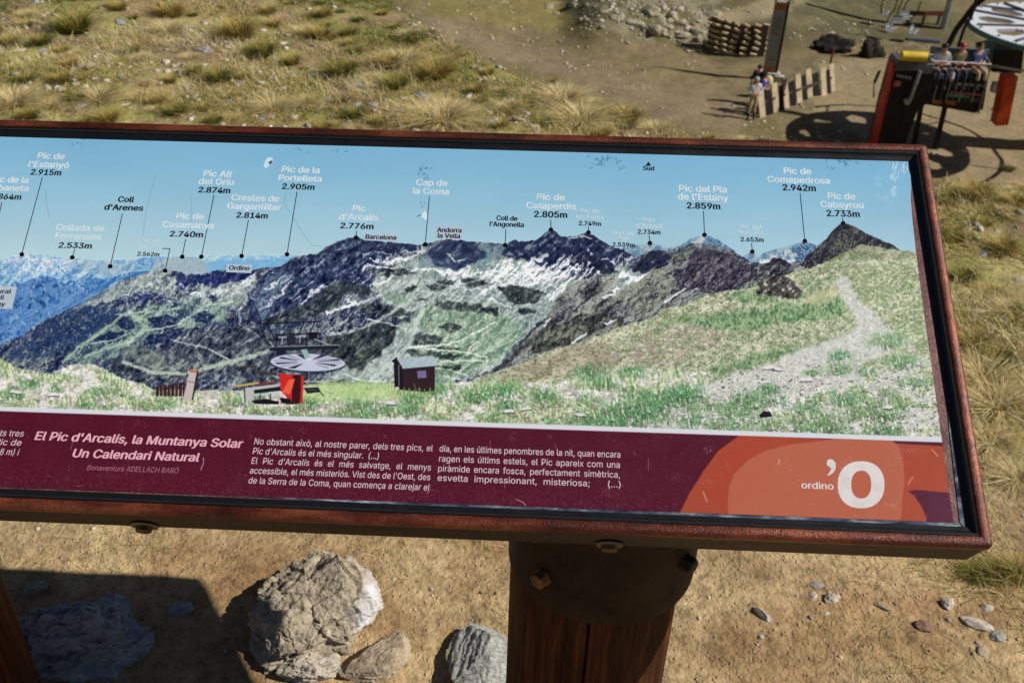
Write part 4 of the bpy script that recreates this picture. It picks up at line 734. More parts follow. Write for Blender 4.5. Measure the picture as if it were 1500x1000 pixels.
# bolts on the lower side face ------------------------------------------------
zinc = simple('dull_zinc', lin(150, 138, 112), lin(104, 92, 70), 60, .42, .7, .2, .0005); boltm = simple('brown_bolt', lin(120, 92, 58), lin(70, 50, 34), 60, .5, .5, .3, .0006)
for px in (211, 893):
    py = 766 if px < 500 else 797; uu = bl(px, py, -.05)[0]
    ax_ = Matrix.Translation((uu, V0-.0002, -.053))@Matrix.Rotation(PI/2, 4, 'X')
    w_ = MB().lathe([(.0165, 0), (.0168, .0014), (.0160, .0024), (.0085, .0026)], 28, ax_).build('washer', zinc, board); smooth_by_angle(w_, 30)
    MB().lathe([(.0098, .0026), (.0098, .0075), (.0085, .0088), (.003, .0094)], 6 if px > 500 else 16, ax_).build('bolt', boltm, board)
M_BOLTSH = simple('shaded_bolt', lin(44, 34, 24), lin(24, 18, 14), 50, .6, .2, .3, .0006)  # saddle bolt on the shaded side, its shade put into the colour
# log posts ---------------------------------------------------------------------
wood = NT('log_wood'); wn_ = wood.noise(14, 6, .65, stretch=(5, 5, .35)); wf = wood.noise(60, 4, .7, stretch=(6, 6, .25))
wood.col(wood.mix(.7, wood.ramp(wn_, (.34, lin(38, 20, 11)), (.52, lin(70, 38, 20)), (.68, lin(104, 62, 34))), wood.ramp(wf, (.35, (.6, .55, .5)), (.6, (1.2, 1.2, 1.2))), 'MULTIPLY')); wood._set('Roughness', .72); wood._set('Specular IOR Level', .12); wood.bump(wf, .5, .004)
sadm = simple('saddle_steel', lin(54, 34, 19), lin(32, 19, 11), 10, .7, .0, .3, .001, spec=.25)
def top_at(y, drop): return BO[2]+(y-BO[1])*BV[2]/BV[1]-drop
for cx, crack in ((.1405, True), (-.864, False)):
    cy = .99; nseg = 720; zs = [-.25, .1, .3, .54, .55, .8]; vs = []
    for z in zs:
        for k in range(nseg):
            a = k*2*PI/nseg; r = .1190+.002*mnoise.noise(Vector((math.cos(a)*3, math.sin(a)*3+cx, z*1.2)))
            if crack:
                da = (a-(1.5*PI-.135)+PI) % (2*PI)-PI; r -= .014*max(0, 1-abs(da)/.016) if z < .545 else 0
            vs.append((cx+r*math.cos(a), cy+r*math.sin(a), min(z, top_at(cy+r*math.sin(a), .0855))))
    m = MB().add(vs, [(i*nseg+k, i*nseg+(k+1) % nseg, (i+1)*nseg+(k+1) % nseg, (i+1)*nseg+k) for i in range(len(zs)-1) for k in range(nseg)]+[tuple((len(zs)-1)*nseg+k for k in range(nseg))])
    po = m.build('post', wood.m, None); smooth_by_angle(po, 30); po.parent = board; po.matrix_parent_inverse = board.matrix_world.inverted()
    # steel saddle cupping the head of the log
    c2 = cx+.006; R_ = .1297; ns = 72; vs = []; zb = .543
    for rr_, top in ((R_, False), (R_, True), (R_-.005, True), (R_-.005, False)):
        for k in range(ns):
            a = k*2*PI/ns; y = cy+rr_*math.sin(a); vs.append((c2+rr_*math.cos(a), y, top_at(y, .074) if top else zb))
    fs = [(i*ns+k, i*ns+(k+1) % ns, ((i+1) % 4)*ns+(k+1) % ns, ((i+1) % 4)*ns+k) for i in range(4) for k in range(ns)]
    sd = MB().add(vs, fs).build('saddle', sadm, None); smooth_by_angle(sd, 30); sd.parent = po; pass
    def cylhit(px, py):
        d = ray(px, py)[:2]; o2 = CC[:2]-np.array([c2, cy]); A = d@d; B = 2*(o2@d); Cc = o2@o2-(R_)**2; D = B*B-4*A*Cc
        if D < 0: return None
        t_ = (-B-math.sqrt(D))/(2*A); return CC+ray(px, py)*t_
    pts = [cylhit(796, 844), cylhit(1003, 822)] if crack else []
    if not crack: pts = [np.array([c2+R_*math.cos(a), cy+R_*math.sin(a), .56]) for a in (-2.1, -.35)]
    for q in pts:
        if q is None: q = np.array([c2+R_*math.cos(-.15), cy+R_*math.sin(-.15), .56])
        dr = Vector((q[0]-c2, q[1]-cy, 0)).normalized(); rot = dr.to_track_quat('Z', 'Y').to_matrix().to_4x4(); T_ = Matrix.Translation(Vector(q)-dr*.001)@rot
        b_ = MB().lathe([(.013, 0), (.013, .003), (.0115, .0035), (.0115, .014), (.009, .016)], 6, T_).build('bolt', simple('lit_bolt', lin(150, 106, 56), lin(100, 68, 36), 50, .6, .2, .3, .0006) if q is pts[0] else M_BOLTSH, None); b_.parent = po  # first head coloured as sunlit, the other as shaded
# ================================================================== ROCKS AND STONES
def sm(a, b, v):
    t = min(max((v-a)/(b-a), 0), 1); return t*t*(3-2*t)
def rock_mesh(name, seed, sx, sy, sz, sub=3, rough=.35, strata=0.0, flat=.25, cuts=7):
    rs = random.Random(seed); bm = bmesh.new(); bmesh.ops.create_icosphere(bm, subdivisions=sub, radius=1)
    planes = [(Vector((rs.gauss(0, 1), rs.gauss(0, 1), rs.gauss(0, .8)+.2)).normalized(), rs.uniform(.62, .95) if cuts > 12 else rs.uniform(.55, .9)) for _ in range(cuts)]
    off = Vector((seed*3.7, seed*1.3, seed*.7))
    for v in bm.verts:
        p = v.co
        for nrm, dd in planes:
            e = p.dot(nrm)-dd
            if e > 0: p = p-nrm*e*.92
        q = p+off
        f = mnoise.fractal(q*1.6, .9, 2.1, 5)*rough*.5+mnoise.fractal(q*5.5, .8, 2.1, 4)*rough*.16
        p = p*(1+f)
        if sub >= 5:
            dd, pp = mnoise.voronoi(q*2.6); dd2, pp2 = mnoise.voronoi(q*7.5)
            stp = (pp[0].x*7.3+pp[0].y*3.1+pp[0].z*5.7) % 1; st2 = (pp2[0].x*5.3+pp2[0].y*8.1+pp2[0].z*3.7) % 1
            kk = min(rough*2.5, 1); p = p*(1+(stp-.5)*.20*kk+(st2-.5)*.07*kk-.05*kk*sm(.05, 0, dd[1]-dd[0])*(.5+mnoise.noise(q*2))+.05*kk*mnoise.ridged_multi_fractal(q*3.0, 1.0, 2.2, 4, 1.0, 2.0)-.05*kk+.022*mnoise.noise(q*15)+.012*mnoise.noise(q*34))
        if strata: p.z += math.sin(p.z*19+mnoise.noise(q*1.3)*5)*strata*.04; p += v.co*mnoise.noise(Vector((q.x*1.5, q.y*1.5, q.z*12)))*strata*.10
        v.co = Vector((p.x*sx, p.y*sy, max(p.z, -flat)*sz))
    me = bpy.data.meshes.new(name); bm.to_mesh(me); bm.free(); return me
def rock_mat(name, base, light, dark, scale=9, quartz=None, lichen=None, stretch=None, bs=.8, bd=.006):
    m = NT(name); f = m.noise(scale, 8, .7, stretch=stretch); f2 = m.noise(scale*4.5, 5, .75, stretch=stretch)
    c = m.ramp(f, (.34, dark), (.47, base), (.60, base), (.72, light)); c = m.mix(.75, c, m.ramp(f2, (.33, (.45, .43, .41)), (.5, (1, 1, 1)), (.68, (1.4, 1.38, 1.35))), 'MULTIPLY')
    if lichen: c = m.mix(m.ramp(m.noise(scale*.8, 4, .6, dist=.4), (.60, 0), (.66, 1)), c, lichen)
    if quartz:
        sep = m.n('SeparateXYZ', i_Vector=m.tc.outputs['Object']); e = m.math('ADD', m.math('ADD', sep.outputs[0], m.math('MULTIPLY', m.noise(12, 4), .10)), m.math('MULTIPLY', sep.outputs[1], quartz[3]))
        k = m.ramp(m.math('MULTIPLY', m.math('SUBTRACT', e, quartz[1]), 10), (0, 0), (quartz[2], 1)); q = m.ramp(m.noise(16, 6, .7), (.34, lin(158, 120, 84)), (.45, lin(182, 174, 168)), (.6, lin(206, 206, 210)))
        c = m.mix(k, c, q)
    m.col(c); m._set('Roughness', .88); m._set('Specular IOR Level', .25)
    m.bump(m.math('ADD', f, m.math('MULTIPLY', f2, .35)), bs, bd); return m.m
RK_BLACK = rock_mat('black_rock', lin(46, 40, 36), lin(70, 62, 54), lin(24, 20, 18), 3, bd=.05)
RK_TAN = rock_mat('tan_rock', lin(166, 154, 134), lin(204, 198, 184), lin(100, 90, 76), 14, quartz=(0, .125, .25, .0))
RK_TAN2 = rock_mat('tan_stone', lin(172, 156, 132), lin(210, 200, 184), lin(116, 100, 84), 12)
RK_BLUE = rock_mat('slate_rock', lin(150, 152, 158), lin(190, 192, 196), lin(84, 86, 92), 7, stretch=(1, 1, 5))
RK_GREY = rock_mat('grey_rock', lin(140, 138, 132), lin(190, 188, 182), lin(84, 80, 74), 11, lichen=None, stretch=(1, 4, 1))
RK_LICH = rock_mat('lichen_slab', lin(172, 172, 166), lin(214, 212, 204), lin(118, 116, 110), 14, lichen=lin(160, 158, 96), stretch=(1, 4, 1))
RS = lambda n_, *a, **k: rock_mat(n_, *a, bd=.0012, **k)
RK_FL = [RS('loose_stone_grey', lin(158, 154, 148), lin(200, 198, 194), lin(108, 102, 96), 3), RS('loose_stone_pale', lin(196, 184, 168), lin(226, 220, 210), lin(150, 136, 120), 3), RS('loose_stone_tan', lin(176, 158, 134), lin(212, 200, 182), lin(126, 108, 90), 3), RS('loose_stone_slate', lin(150, 154, 162), lin(190, 192, 198), lin(100, 102, 110), 3)]
RK_PALE = rock_mat('pale_stone', lin(186, 176, 160), lin(220, 214, 204), lin(136, 122, 104), 18, bd=.002)
RK_DARK = rock_mat('dark_stone', lin(120, 98, 82), lin(150, 130, 112), lin(70, 56, 46), 14, bd=.03)
SWAP = {RK_PALE: RK_FL[1], RK_GREY: RK_FL[0], RK_TAN2: RK_FL[2], RK_BLUE: RK_FL[3], RK_DARK: RS('dark_stone_small', lin(140, 112, 92), lin(170, 144, 122), lin(92, 72, 58), 3)}
RK_FAR = rock_mat('outcrop_rock', lin(164, 156, 130), lin(200, 194, 172), lin(96, 92, 70), 2.2, bd=.05)
def place_rock(name, me, mat, px, py, rz, label, group=None, cat='rock', sink=0.0, tilt=(0, 0)):
    o = link(name, me, mat, None, False); p = hit(px, py); o.location = (p.x, p.y, p.z-sink); o.rotation_euler = (tilt[0], tilt[1], rz); return tag(o, label, cat, group)
place_rock('boulder', rock_mesh('boulder', 5, .146, .148, .112, 7, .26, .0, .35, 26), RK_TAN, 468, 900, .10, 'rough tan boulder with a white quartz end on sand under the board', sink=-.015)
place_rock('boulder', rock_mesh('shadow_boulder', 12, .165, .095, .085, 6, .34, .7, .4, 22), RK_BLUE, 122, 950, -.05, 'layered blue grey boulder lying in the black shadow of the board', sink=-.01)
place_rock('boulder', rock_mesh('slab', 23, .085, .13, .05, 6, .10, .5, .6, 20), RK_LICH, 716, 985, .1, 'grey slab spotted with yellow lichen beside the log post', sink=-.01)
place_rock('rock', rock_mesh('rock_a', 31, .06, .035, .04, 6, .3, .2, .4, 18), RK_PALE, 455, 982, .3, 'small pale knobbly rock at the foot of the big boulder')
place_rock('rock', rock_mesh('rock_b', 37, .085, .05, .035, 6, .15, .3, .5, 18), RK_TAN2, 556, 972, .5, 'flat tan rock leaning between boulder and grey slab', tilt=(.1, -.2))
place_rock('rock', rock_mesh('rock_c', 39, .03, .02, .014, 4, .3, .2, .4), RK_BLUE, 268, 892, .2, 'small slate stone near the edge of the board shadow')
place_rock('rock', rock_mesh('rock_d', 41, .03, .02, .015, 4, .3, .2, .4), RK_GREY, 52, 864, .2, 'low grey rock behind the layered boulder in shadow')
PEB = [rock_mesh('stone', 50+i, 1, .72, .55, 4, .22, .3, .25, 15) for i in range(6)]
def stone(px, py, w, i, mat, rz, label, flat=1.0, group=None, asp=1.0):
    p = hit(px, py); dist = (np.array(p)-CC)@CF; s = w/2/FPX*dist
    o = link('stone', PEB[i % 6].copy(), SWAP.get(mat, mat), None, False); o.location = (p.x, p.y, p.z+.04*s); o.rotation_euler = (0, 0, rz); o.scale = (s, s*asp, s*flat); return tag(o, label, 'stone', group)
stone(1218, 877, 30, 0, RK_PALE, .3, 'pale white stone on sandy ground right of the log post')
stone(1192, 872, 17, 1, RK_PALE, 1.2, 'small whitish stone just left of the pale white stone', .6)
stone(1196, 856, 22, 2, RK_GREY, .2, 'half buried grey stone behind the pale white stone', .4)
stone(1116, 900, 40, 3, RK_PALE, -.95, 'long pointed pale stone casting a shadow on the sand', .8, asp=.45)
stone(1291, 886, 30, 4, RK_TAN2, -.6, 'flat tan stone in the sand between pale stone and dark stone', .4, asp=.5)
stone(1352, 918, 32, 5, RK_DARK, .1, 'dark brown stone beside a deep shadow at lower right', .9)
stone(1388, 884, 28, 0, RK_PALE, .9, 'pale angular stone at the start of the straw at right', 1.0)
stone(1432, 914, 46, 1, RK_PALE, -.5, 'large flat pale stone near the right edge below the board', .5, asp=.7)
stone(1446, 890, 20, 2, RK_PALE, .4, 'small pale stone above the large flat stone at right', .7)
stone(1462, 932, 30, 3, RK_GREY, .4, 'grey stone near the lower right corner among straw', .6)
stone(1210, 898, 12, 4, RK_PALE, .4, 'tiny pale pebble in front of the pale white stone', .7)
stone(1440, 955, 26, 5, RK_TAN2, 1.1, 'tan stone in the lower right corner on the sand', .6)
# stones among the dry grass behind the board, one by one
TR = [(118, 157, 26, 'blue grey stone close above the board frame at far left'), (28, 74, 20, 'flat pale stone at the left edge among grass'), (62, 74, 18, None), (105, 105, 14, None), (118, 98, 22, None), (137, 95, 20, None), (190, 110, 9, None), (185, 153, 20, 'oblong pale pink stone just above the frame left of centre'), (175, 33, 30, None), (212, 42, 26, None), (52, 5, 14, None), (55, 32, 20, None), (235, 122, 14, None), (258, 104, 12, None), (272, 131, 22, 'blue grey stone half hidden by straw above the frame'), (300, 74, 34, 'long flat grey stone beside a golden tuft'), (326, 86, 14, None), (352, 122, 20, 'small dark stone beside a grey green tuft'), (370, 150, 16, None), (335, 148, 16, None), (302, 32, 20, None), (425, 110, 26, 'blue grey stone between two green tufts'), (458, 110, 22, 'dark cracked stone left of the big green tuft'), (372, 150, 18, None), (480, 146, 22, 'whitish stone below the big green tuft'), (470, 158, 16, None), (522, 155, 26, 'grey block in a dark hollow above the frame'), (546, 153, 22, 'upright angular grey stone beside the dark hollow'), (520, 126, 26, None), (545, 127, 24, None), (618, 142, 40, 'broad flat pinkish grey stone near the middle'), (655, 131, 14, None), (678, 104, 12, None), (560, 172, 24, None), (605, 118, 12, None), (392, 172, 28, None), (385, 175, 20, None), (430, 40, 20, None), (765, 164, 22, None), (800, 172, 24, 'pale stone at the foot of the bright straw tuft'), (745, 148, 18, None), (760, 176, 26, None), (780, 186, 28, None), (722, 178, 20, None), (785, 192, 14, None), (930, 186, 16, None), (960, 190, 14, None), (1405, 295, 24, 'flat grey stone right of the board corner'), (1460, 340, 18, 'pale stone right of the board beside a dark hollow'), (1440, 372, 20, None), (1418, 330, 16, None), (1448, 445, 26, None), (1432, 455, 20, None), (1470, 470, 22, None), (1456, 430, 14, None), (1425, 470, 12, None), (1452, 480, 16, None), (1478, 300, 22, None), (1490, 410, 20, None), (1415, 360, 14, None)]
rr = random.Random(4)
def where(px, py, what):
    a = 'at the far left' if px < 130 else 'left of the tall golden tuft' if px < 300 else 'around the big green tuft' if px < 520 else 'on the slope left of the crest' if px < 740 else 'on the crest beside the dirt slope' if px < 1150 else 'in the strip right of the board'
    b = (', close above the frame' if py > 145 else ', halfway up' if py > 75 else ', near the top of the view') if px < 1150 else (', low down' if py > 450 else ', near the board corner' if py < 330 else ', beside the long edge')
    return what+' '+a+b
for k, (px, py, w, lb) in enumerate(TR):
    m = rr.choice([RK_GREY, RK_PALE, RK_TAN2, RK_GREY, RK_BLUE])
    if lb and 'pale' in lb: m = RK_PALE
    if lb and 'grey' in lb: m = RK_GREY
    stone(px, py, w, k, m, rr.uniform(0, 3), lb or where(px, py, ('small', 'medium sized', 'large')[(w > 15)+(w > 22)]+' loose flat stone'), rr.uniform(.3, .6), None if lb else 'loose stones in the dry grass', rr.uniform(.6, 1))
# gravel nobody could count
def scatter(name, n, fn, mat, smin, smax, seed, flat=.55):
    rs = np.random.RandomState(seed); bm = bmesh.new(); bmesh.ops.create_icosphere(bm, subdivisions=1, radius=1); bv = np.array([v.co[:] for v in bm.verts]); bf = np.array([[v.index for v in f.verts] for f in bm.faces]); bm.free()
    P = fn(rs, n); n = len(P); s = smin*(smax/smin)**(rs.rand(n)**2.2)
    a = rs.rand(n)*6.28; VV = bv[None]*(1+(rs.rand(n, len(bv), 1)-.5)*.6); VV = VV*np.stack([s, s*(.6+.4*rs.rand(n)), s*flat*(.5+.8*rs.rand(n))], -1)[:, None]
    x = VV[..., 0]*np.cos(a)[:, None]-VV[..., 1]*np.sin(a)[:, None]; y = VV[..., 0]*np.sin(a)[:, None]+VV[..., 1]*np.cos(a)[:, None]
    Z = terr(P[:, 0], P[:, 1]); A = np.stack([x+P[:, 0:1], y+P[:, 1:2], VV[..., 2]+Z[:, None]], -1).reshape(-1, 3); FF = (bf[None]+(np.arange(n)*len(bv))[:, None, None]).reshape(-1, 3)
    me = bpy.data.meshes.new(name); me.vertices.add(len(A)); me.vertices.foreach_set('co', A.ravel()); me.loops.add(FF.size); me.loops.foreach_set('vertex_index', FF.ravel()); me.polygons.add(len(FF)); me.polygons.foreach_set('loop_start', np.arange(0, FF.size, 3)); me.update()
    cc = me.color_attributes.new('Tone', 'FLOAT_COLOR', 'POINT'); tt = np.repeat(rs.rand(n), len(bv)); q = np.stack([.6+.7*tt, .6+.68*tt, .6+.66*tt, tt*0+1], -1); cc.data.foreach_set('color', q.astype(np.float32).ravel())
    return tag(link(name, me, mat), kind='stuff')
gm_ = NT('gravel_mat'); gm_.col(gm_.mix(1.0, gm_.ramp(gm_.noise(3, 3), (.4, lin(164, 150, 134)), (.6, lin(196, 186, 172))), gm_.n('VertexColor', layer_name='Tone').outputs[0], 'MULTIPLY')); gm_._set('Roughness', .9)
def near_xy(rs, n):
    P = np.stack([rs.uniform(-3.6, 2.9, n), rs.uniform(1.9, 7.4, n)], -1); c = fbm(P[:, 0]*2.4, P[:, 1]*2.4, 3, 77); k = (rs.rand(n) < sst(.44, .58, c)) & (P[:, 1] < np.interp(P[:, 0], EDGE[:, 0], EDGE[:, 1])+.5); return P[k]
def sand_xy(rs, n):
    P = np.stack([rs.uniform(-1.7, 2.2, n), rs.uniform(.75, 2.1, n)], -1); c = fbm(P[:, 0]*3, P[:, 1]*3, 3, 79); k = rs.rand(n) < sst(.4, .62, c)*.8+.12; return P[k]
def far_xy(rs, n):
    P = np.stack([rs.uniform(-9, 20, n), rs.uniform(28, 56, n)], -1); c = fbm(P[:, 0]*.6, P[:, 1]*.6, 3, 83); return P[rs.rand(n) < sst(.42, .6, c)]
scatter('gravel', 16000, near_xy, gm_.m, .004, .026, 5)
scatter('gravel', 5200, sand_xy, gm_.m, .0010, .0075, 6)
scatter('gravel', 5000, far_xy, gm_.m, .03, .13, 7)
def out_xy(rs, n):
    q = [hit(860+190*a, -16+70*b+20*(a-.5)) for a, b in rs.rand(260, 2)]; P = np.array([(v.x, v.y) for v in q]); P = P[rs.randint(0, len(P), n)]+rs.normal(size=(n, 2))*.5; return P
scatter('rubble', 420, out_xy, gm_.m, .05, .22, 8)
# outcrop across the track
OUT = [rock_mesh('outcrop_rock', 80+i, 1, .8, .7, 3, .55, .2, .5, 8) for i in range(5)]
for k in range(64):
    u = rr.random(); px = 862+u*185+rr.gauss(0, 4); py = -14+u*44+rr.uniform(-20, 40)
    if k > 44: px = 800+rr.uniform(0, 60); py = rr.uniform(2, 30)
    if k > 56: px = 1150+rr.uniform(0, 120); py = rr.uniform(30, 66)
    p = hit(px, py); s = rr.uniform(.14, .62)*(1 if k < 45 else .6); o = link('outcrop_rock', OUT[k % 5], RK_FAR, None, True); o.location = (p.x, p.y, p.z-.10*s); o.rotation_euler = (rr.uniform(-.3, .3), rr.uniform(-.3, .3), rr.uniform(0, 6)); o.scale = (s, s*rr.uniform(.6, 1), s*rr.uniform(.4, .9))
    tag(o, ('large' if s > .42 else 'medium sized' if s > .28 else 'small')+' pale rock '+('at the left end' if px < 900 else 'in the left half' if px < 960 else 'in the right half' if px < 1100 else 'in the scatter to the right')+(', high up' if py < 22 else ', low down' if py > 44 else '')+' of the far outcrop', 'rock', 'rocks of the far outcrop')
# ================================================================== GRASS
def blades(rs, base, hgt, wid, lean, up=None):
    """three-point bent blades; returns verts, faces"""
    n = len(base); a = rs.rand(n)*6.283; ld = np.stack([np.cos(a), np.sin(a)], -1); L = lean if lean.ndim == 2 else ld*lean[:, None]
    w = np.stack([-L[:, 1], L[:, 0]], -1); w /= np.linalg.norm(w, axis=1, keepdims=True)+1e-9; w = w*wid[:, None]/2
    z0 = np.zeros(n); P = lambda k, hz, s: np.concatenate([base[:, :2]+L*k+w*s, (base[:, 2]+hz)[:, None]], 1)
    h = hgt; v = np.stack([P(0, z0-.002, -1), P(0, z0-.002, 1), P(.35, h*.6, .8), P(.35, h*.6, -.8), P(1.0, h, 0)], 1)
    F = np.array([[0, 1, 2], [0, 2, 3], [3, 2, 4]]); return v.reshape(-1, 3), (F[None]+(np.arange(n)*5)[:, None, None]).reshape(-1, 3)
def blade_mesh(name, v, f, colr):
    me = bpy.data.meshes.new(name); me.vertices.add(len(v)); me.vertices.foreach_set('co', v.astype(np.float32).ravel()); me.loops.add(f.size); me.loops.foreach_set('vertex_index', f.astype(np.int32).ravel())
    me.polygons.add(len(f)); me.polygons.foreach_set('loop_start', np.arange(0, f.size, 3, dtype=np.int32)); me.update()
    c = me.color_attributes.new('Tone', 'FLOAT_COLOR', 'POINT'); c.data.foreach_set('color', np.concatenate([colr, np.ones((len(colr), 1))], 1).astype(np.float32).ravel()); return me
gr = NT('grass_mat'); gr.col(gr.n('VertexColor', layer_name='Tone').outputs[0]); gr._set('Roughness', .75); gr._set('Specular IOR Level', .2)
tr = gr.n('BsdfTranslucent', i_Color=gr.n('VertexColor', layer_name='Tone').outputs[0]); mx = gr.n('MixShader', i_0=.3); gr.t.links.new(gr.b.outputs[0], mx.inputs[1]); gr.t.links.new(tr.outputs[0], mx.inputs[2]); gr.t.links.new(mx.outputs[0], gr.t.nodes['Material Output'].inputs[0]); GR = gr.m
STRAW = np.array(lin(214, 196, 140)); STRAW2 = np.array(lin(190, 164, 102)); GRN = np.array(lin(120, 130, 58)); GRN2 = np.array(lin(84, 112, 44)); BRN = np.array(lin(120, 92, 58)); PALE = np.array(lin(228, 216, 172)); OCH = np.array(lin(176, 148, 62))
def tuft(name, seed, n, R, H, cols, spread=.8):
    rs = np.random.RandomState(seed); r = R*.35*np.sqrt(rs.rand(n)); a = rs.rand(n)*6.283; b = np.stack([r*np.cos(a), r*np.sin(a), np.zeros(n)], -1)
    k = rs.rand(n); h = H*(.45+.55*rs.rand(n))*(1-.25*k*spread); out = np.stack([np.cos(a), np.sin(a)], -1)*(R*spread*(.25+.9*k))[:, None]+rs.normal(size=(n, 2))*R*.26
    v, f = blades(rs, b, h, np.full(n, .0030)*(.6+.8*rs.rand(n)), out)
    ci = rs.rand(n); c0 = np.array([cols[int(t*len(cols)) % len(cols)] for t in ci])*(.75+.5*rs.rand(n))[:, None]
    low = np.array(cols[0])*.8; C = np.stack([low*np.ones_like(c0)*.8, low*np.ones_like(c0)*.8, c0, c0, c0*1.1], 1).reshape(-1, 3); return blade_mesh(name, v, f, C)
K = {'green': [tuft('tuft', s, 760, .14, .13, [GRN2, GRN, GRN, OCH, STRAW2]) for s in (1, 2)],
     'gold': [tuft('tuft', s, 760, .14, .13, [GRN, OCH, STRAW2, STRAW, OCH]) for s in (3, 4, 5)],
     'pale': [tuft('tuft', s, 700, .16, .10, [STRAW2, PALE, STRAW, PALE, STRAW], 1.15) for s in (6, 7, 8)],
     'brown': [tuft('tuft', s, 200, .10, .06, [BRN, BRN, OCH, STRAW2], 1.1) for s in (9,)],
     'bush': [tuft('tuft', s, 500, .12, .08, [GRN2*.7, GRN2*.8, GRN2, GRN], 1.0) for s in (10,)]}
names = {'green': 'green based tuft of stiff mountain grass', 'gold': 'golden tuft of stiff dry grass', 'pale': 'pale straw coloured tuft of drooping grass', 'brown': 'low brown tuft of dead grass', 'bush': 'dark green low cushion plant'}
TU = [(110, 46, 80, 'green', 'big yellow green tuft at upper left of the slope'), (250, 24, 62, 'gold', None), (247, 46, 54, 'pale', None), (348, 52, 72, 'gold', 'tall golden tuft with a dark brown base'), (322, 118, 56, 'green', 'grey green tuft beside a dark stone'), (20, 152, 74, 'pale', 'broad pale tuft in the lower left against the frame'), (46, 172, 34, 'green', None), (175, 14, 36, 'gold', None), (142, 146, 62, 'pale', None), (212, 124, 30, 'brown', None), (62, 64, 44, 'green', None), (14, 66, 44, 'gold', None), (265, 112, 18, 'bush', None),
      (385, 80, 58, 'green', 'dark based green tuft right of the tall golden tuft'), (357, 55, 40, 'gold', None), (400, 38, 32, 'gold', None), (470, 54, 46, 'gold', None), (445, 48, 38, 'pale', None), (515, 66, 30, 'gold', None), (427, 93, 40, 'gold', None), (500, 110, 70, 'green', 'big green tuft in the middle of the dry slope'), (567, 96, 54, 'gold', None), (592, 92, 64, 'pale', None), (580, 128, 54, 'green', 'green tuft with a black shadow at its foot'), (637, 112, 70, 'gold', 'wide golden tuft near the ridge'), (402, 160, 54, 'pale', None), (648, 176, 90, 'pale', 'wide pale tuft against the frame left of centre'), (697, 134, 30, 'gold', None), (525, 30, 26, 'bush', 'small dark green cushion plant on the ridge'), (608, 56, 46, 'bush', 'blurred dark green cushion plant at the ridge edge'), (498, 18, 20, 'bush', None), (470, 6, 20, 'bush', None), (715, 108, 26, 'gold', None), (655, 106, 34, 'gold', None), (826, 148, 70, 'pale', 'bright straw tuft on the crest above a dark hollow'), (850, 178, 78, 'pale', 'broad straw tuft on the crest right of the hollow'), (887, 172, 46, 'green', None), (918, 176, 60, 'gold', 'tan grass tuft at the right end of the crest'), (870, 150, 44, 'pale', None), (672, 172, 54, 'pale', None), (745, 160, 44, 'pale', None), (810, 120, 24, 'gold', None), (520, 170, 44, 'green', None), (490, 172, 36, 'brown', None), (260, 165, 40, 'green', None), (300, 160, 30, 'gold', None), (160, 176, 44, 'gold', None), (230, 150, 36, 'gold', None), (90, 120, 44, 'gold', None), (445, 152, 40, 'pale', None), (555, 180, 34, 'gold', None), (730, 135, 30, 'pale', None), (960, 190, 40, 'pale', None), (1040, 204, 50, 'gold', None), (1090, 206, 40, 'pale', None), (780, 140, 40, 'pale', None), (560, 22, 24, 'gold', None),
      (1430, 288, 64, 'gold', 'golden tuft just right of the corner of the board'), (1410, 408, 50, 'green', None), (1440, 556, 84, 'pale', 'large pale tuft right of the board'), (1462, 596, 90, 'pale', 'second large pale tuft right of the board near the edge'), (1450, 430, 40, 'gold', None), (1470, 366, 54, 'gold', None), (1425, 505, 60, 'gold', None), (1462, 530, 60, 'green', None), (1452, 650, 70, 'pale', None), (1478, 250, 54, 'green', None), (1485, 300, 50, 'gold', None), (1400, 340, 30, 'gold', None), (1440, 330, 36, 'gold', None), (1480, 460, 60, 'pale', None), (1455, 842, 60, 'green', 'green grass clump below the lower right corner of the board'), (1425, 842, 46, 'green', None), (1490, 700, 60, 'pale', None), (1490, 840, 60, 'gold', None)]
rg = random.Random(11)
def put_tuft(px, py, w, k, lb):
    p = hit(px, py); dist = (np.array(p)-CC)@CF; s = min((w/FPX*dist)/.27, 1.9); o = link('grass_tuft', rg.choice(K[k]), GR); o.location = (p.x, p.y, p.z-.004); o.rotation_euler = (0, 0, rg.uniform(0, 6.28)); o.scale = (s*1.05, s*1.05, s*.82)
    tag(o, lb or where(px, py, ('small ' if w < 28 else 'medium ' if w < 48 else 'large ')+k+' tuft'), 'grass tuft', None if lb else k+' grass tufts on the slope')
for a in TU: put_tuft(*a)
for _ in range(150):
    px = rg.uniform(-40, 1000) if rg.random() < .86 else rg.uniform(1380, 1500); py = rg.uniform(-5, 200) if px < 1100 else rg.uniform(270, 620)
    p = hit(px, py)
    if p.y > 8: continue
    put_tuft(px, py, rg.uniform(16, 38), rg.choice(['gold', 'pale', 'gold', 'green', 'brown', 'pale']), None)
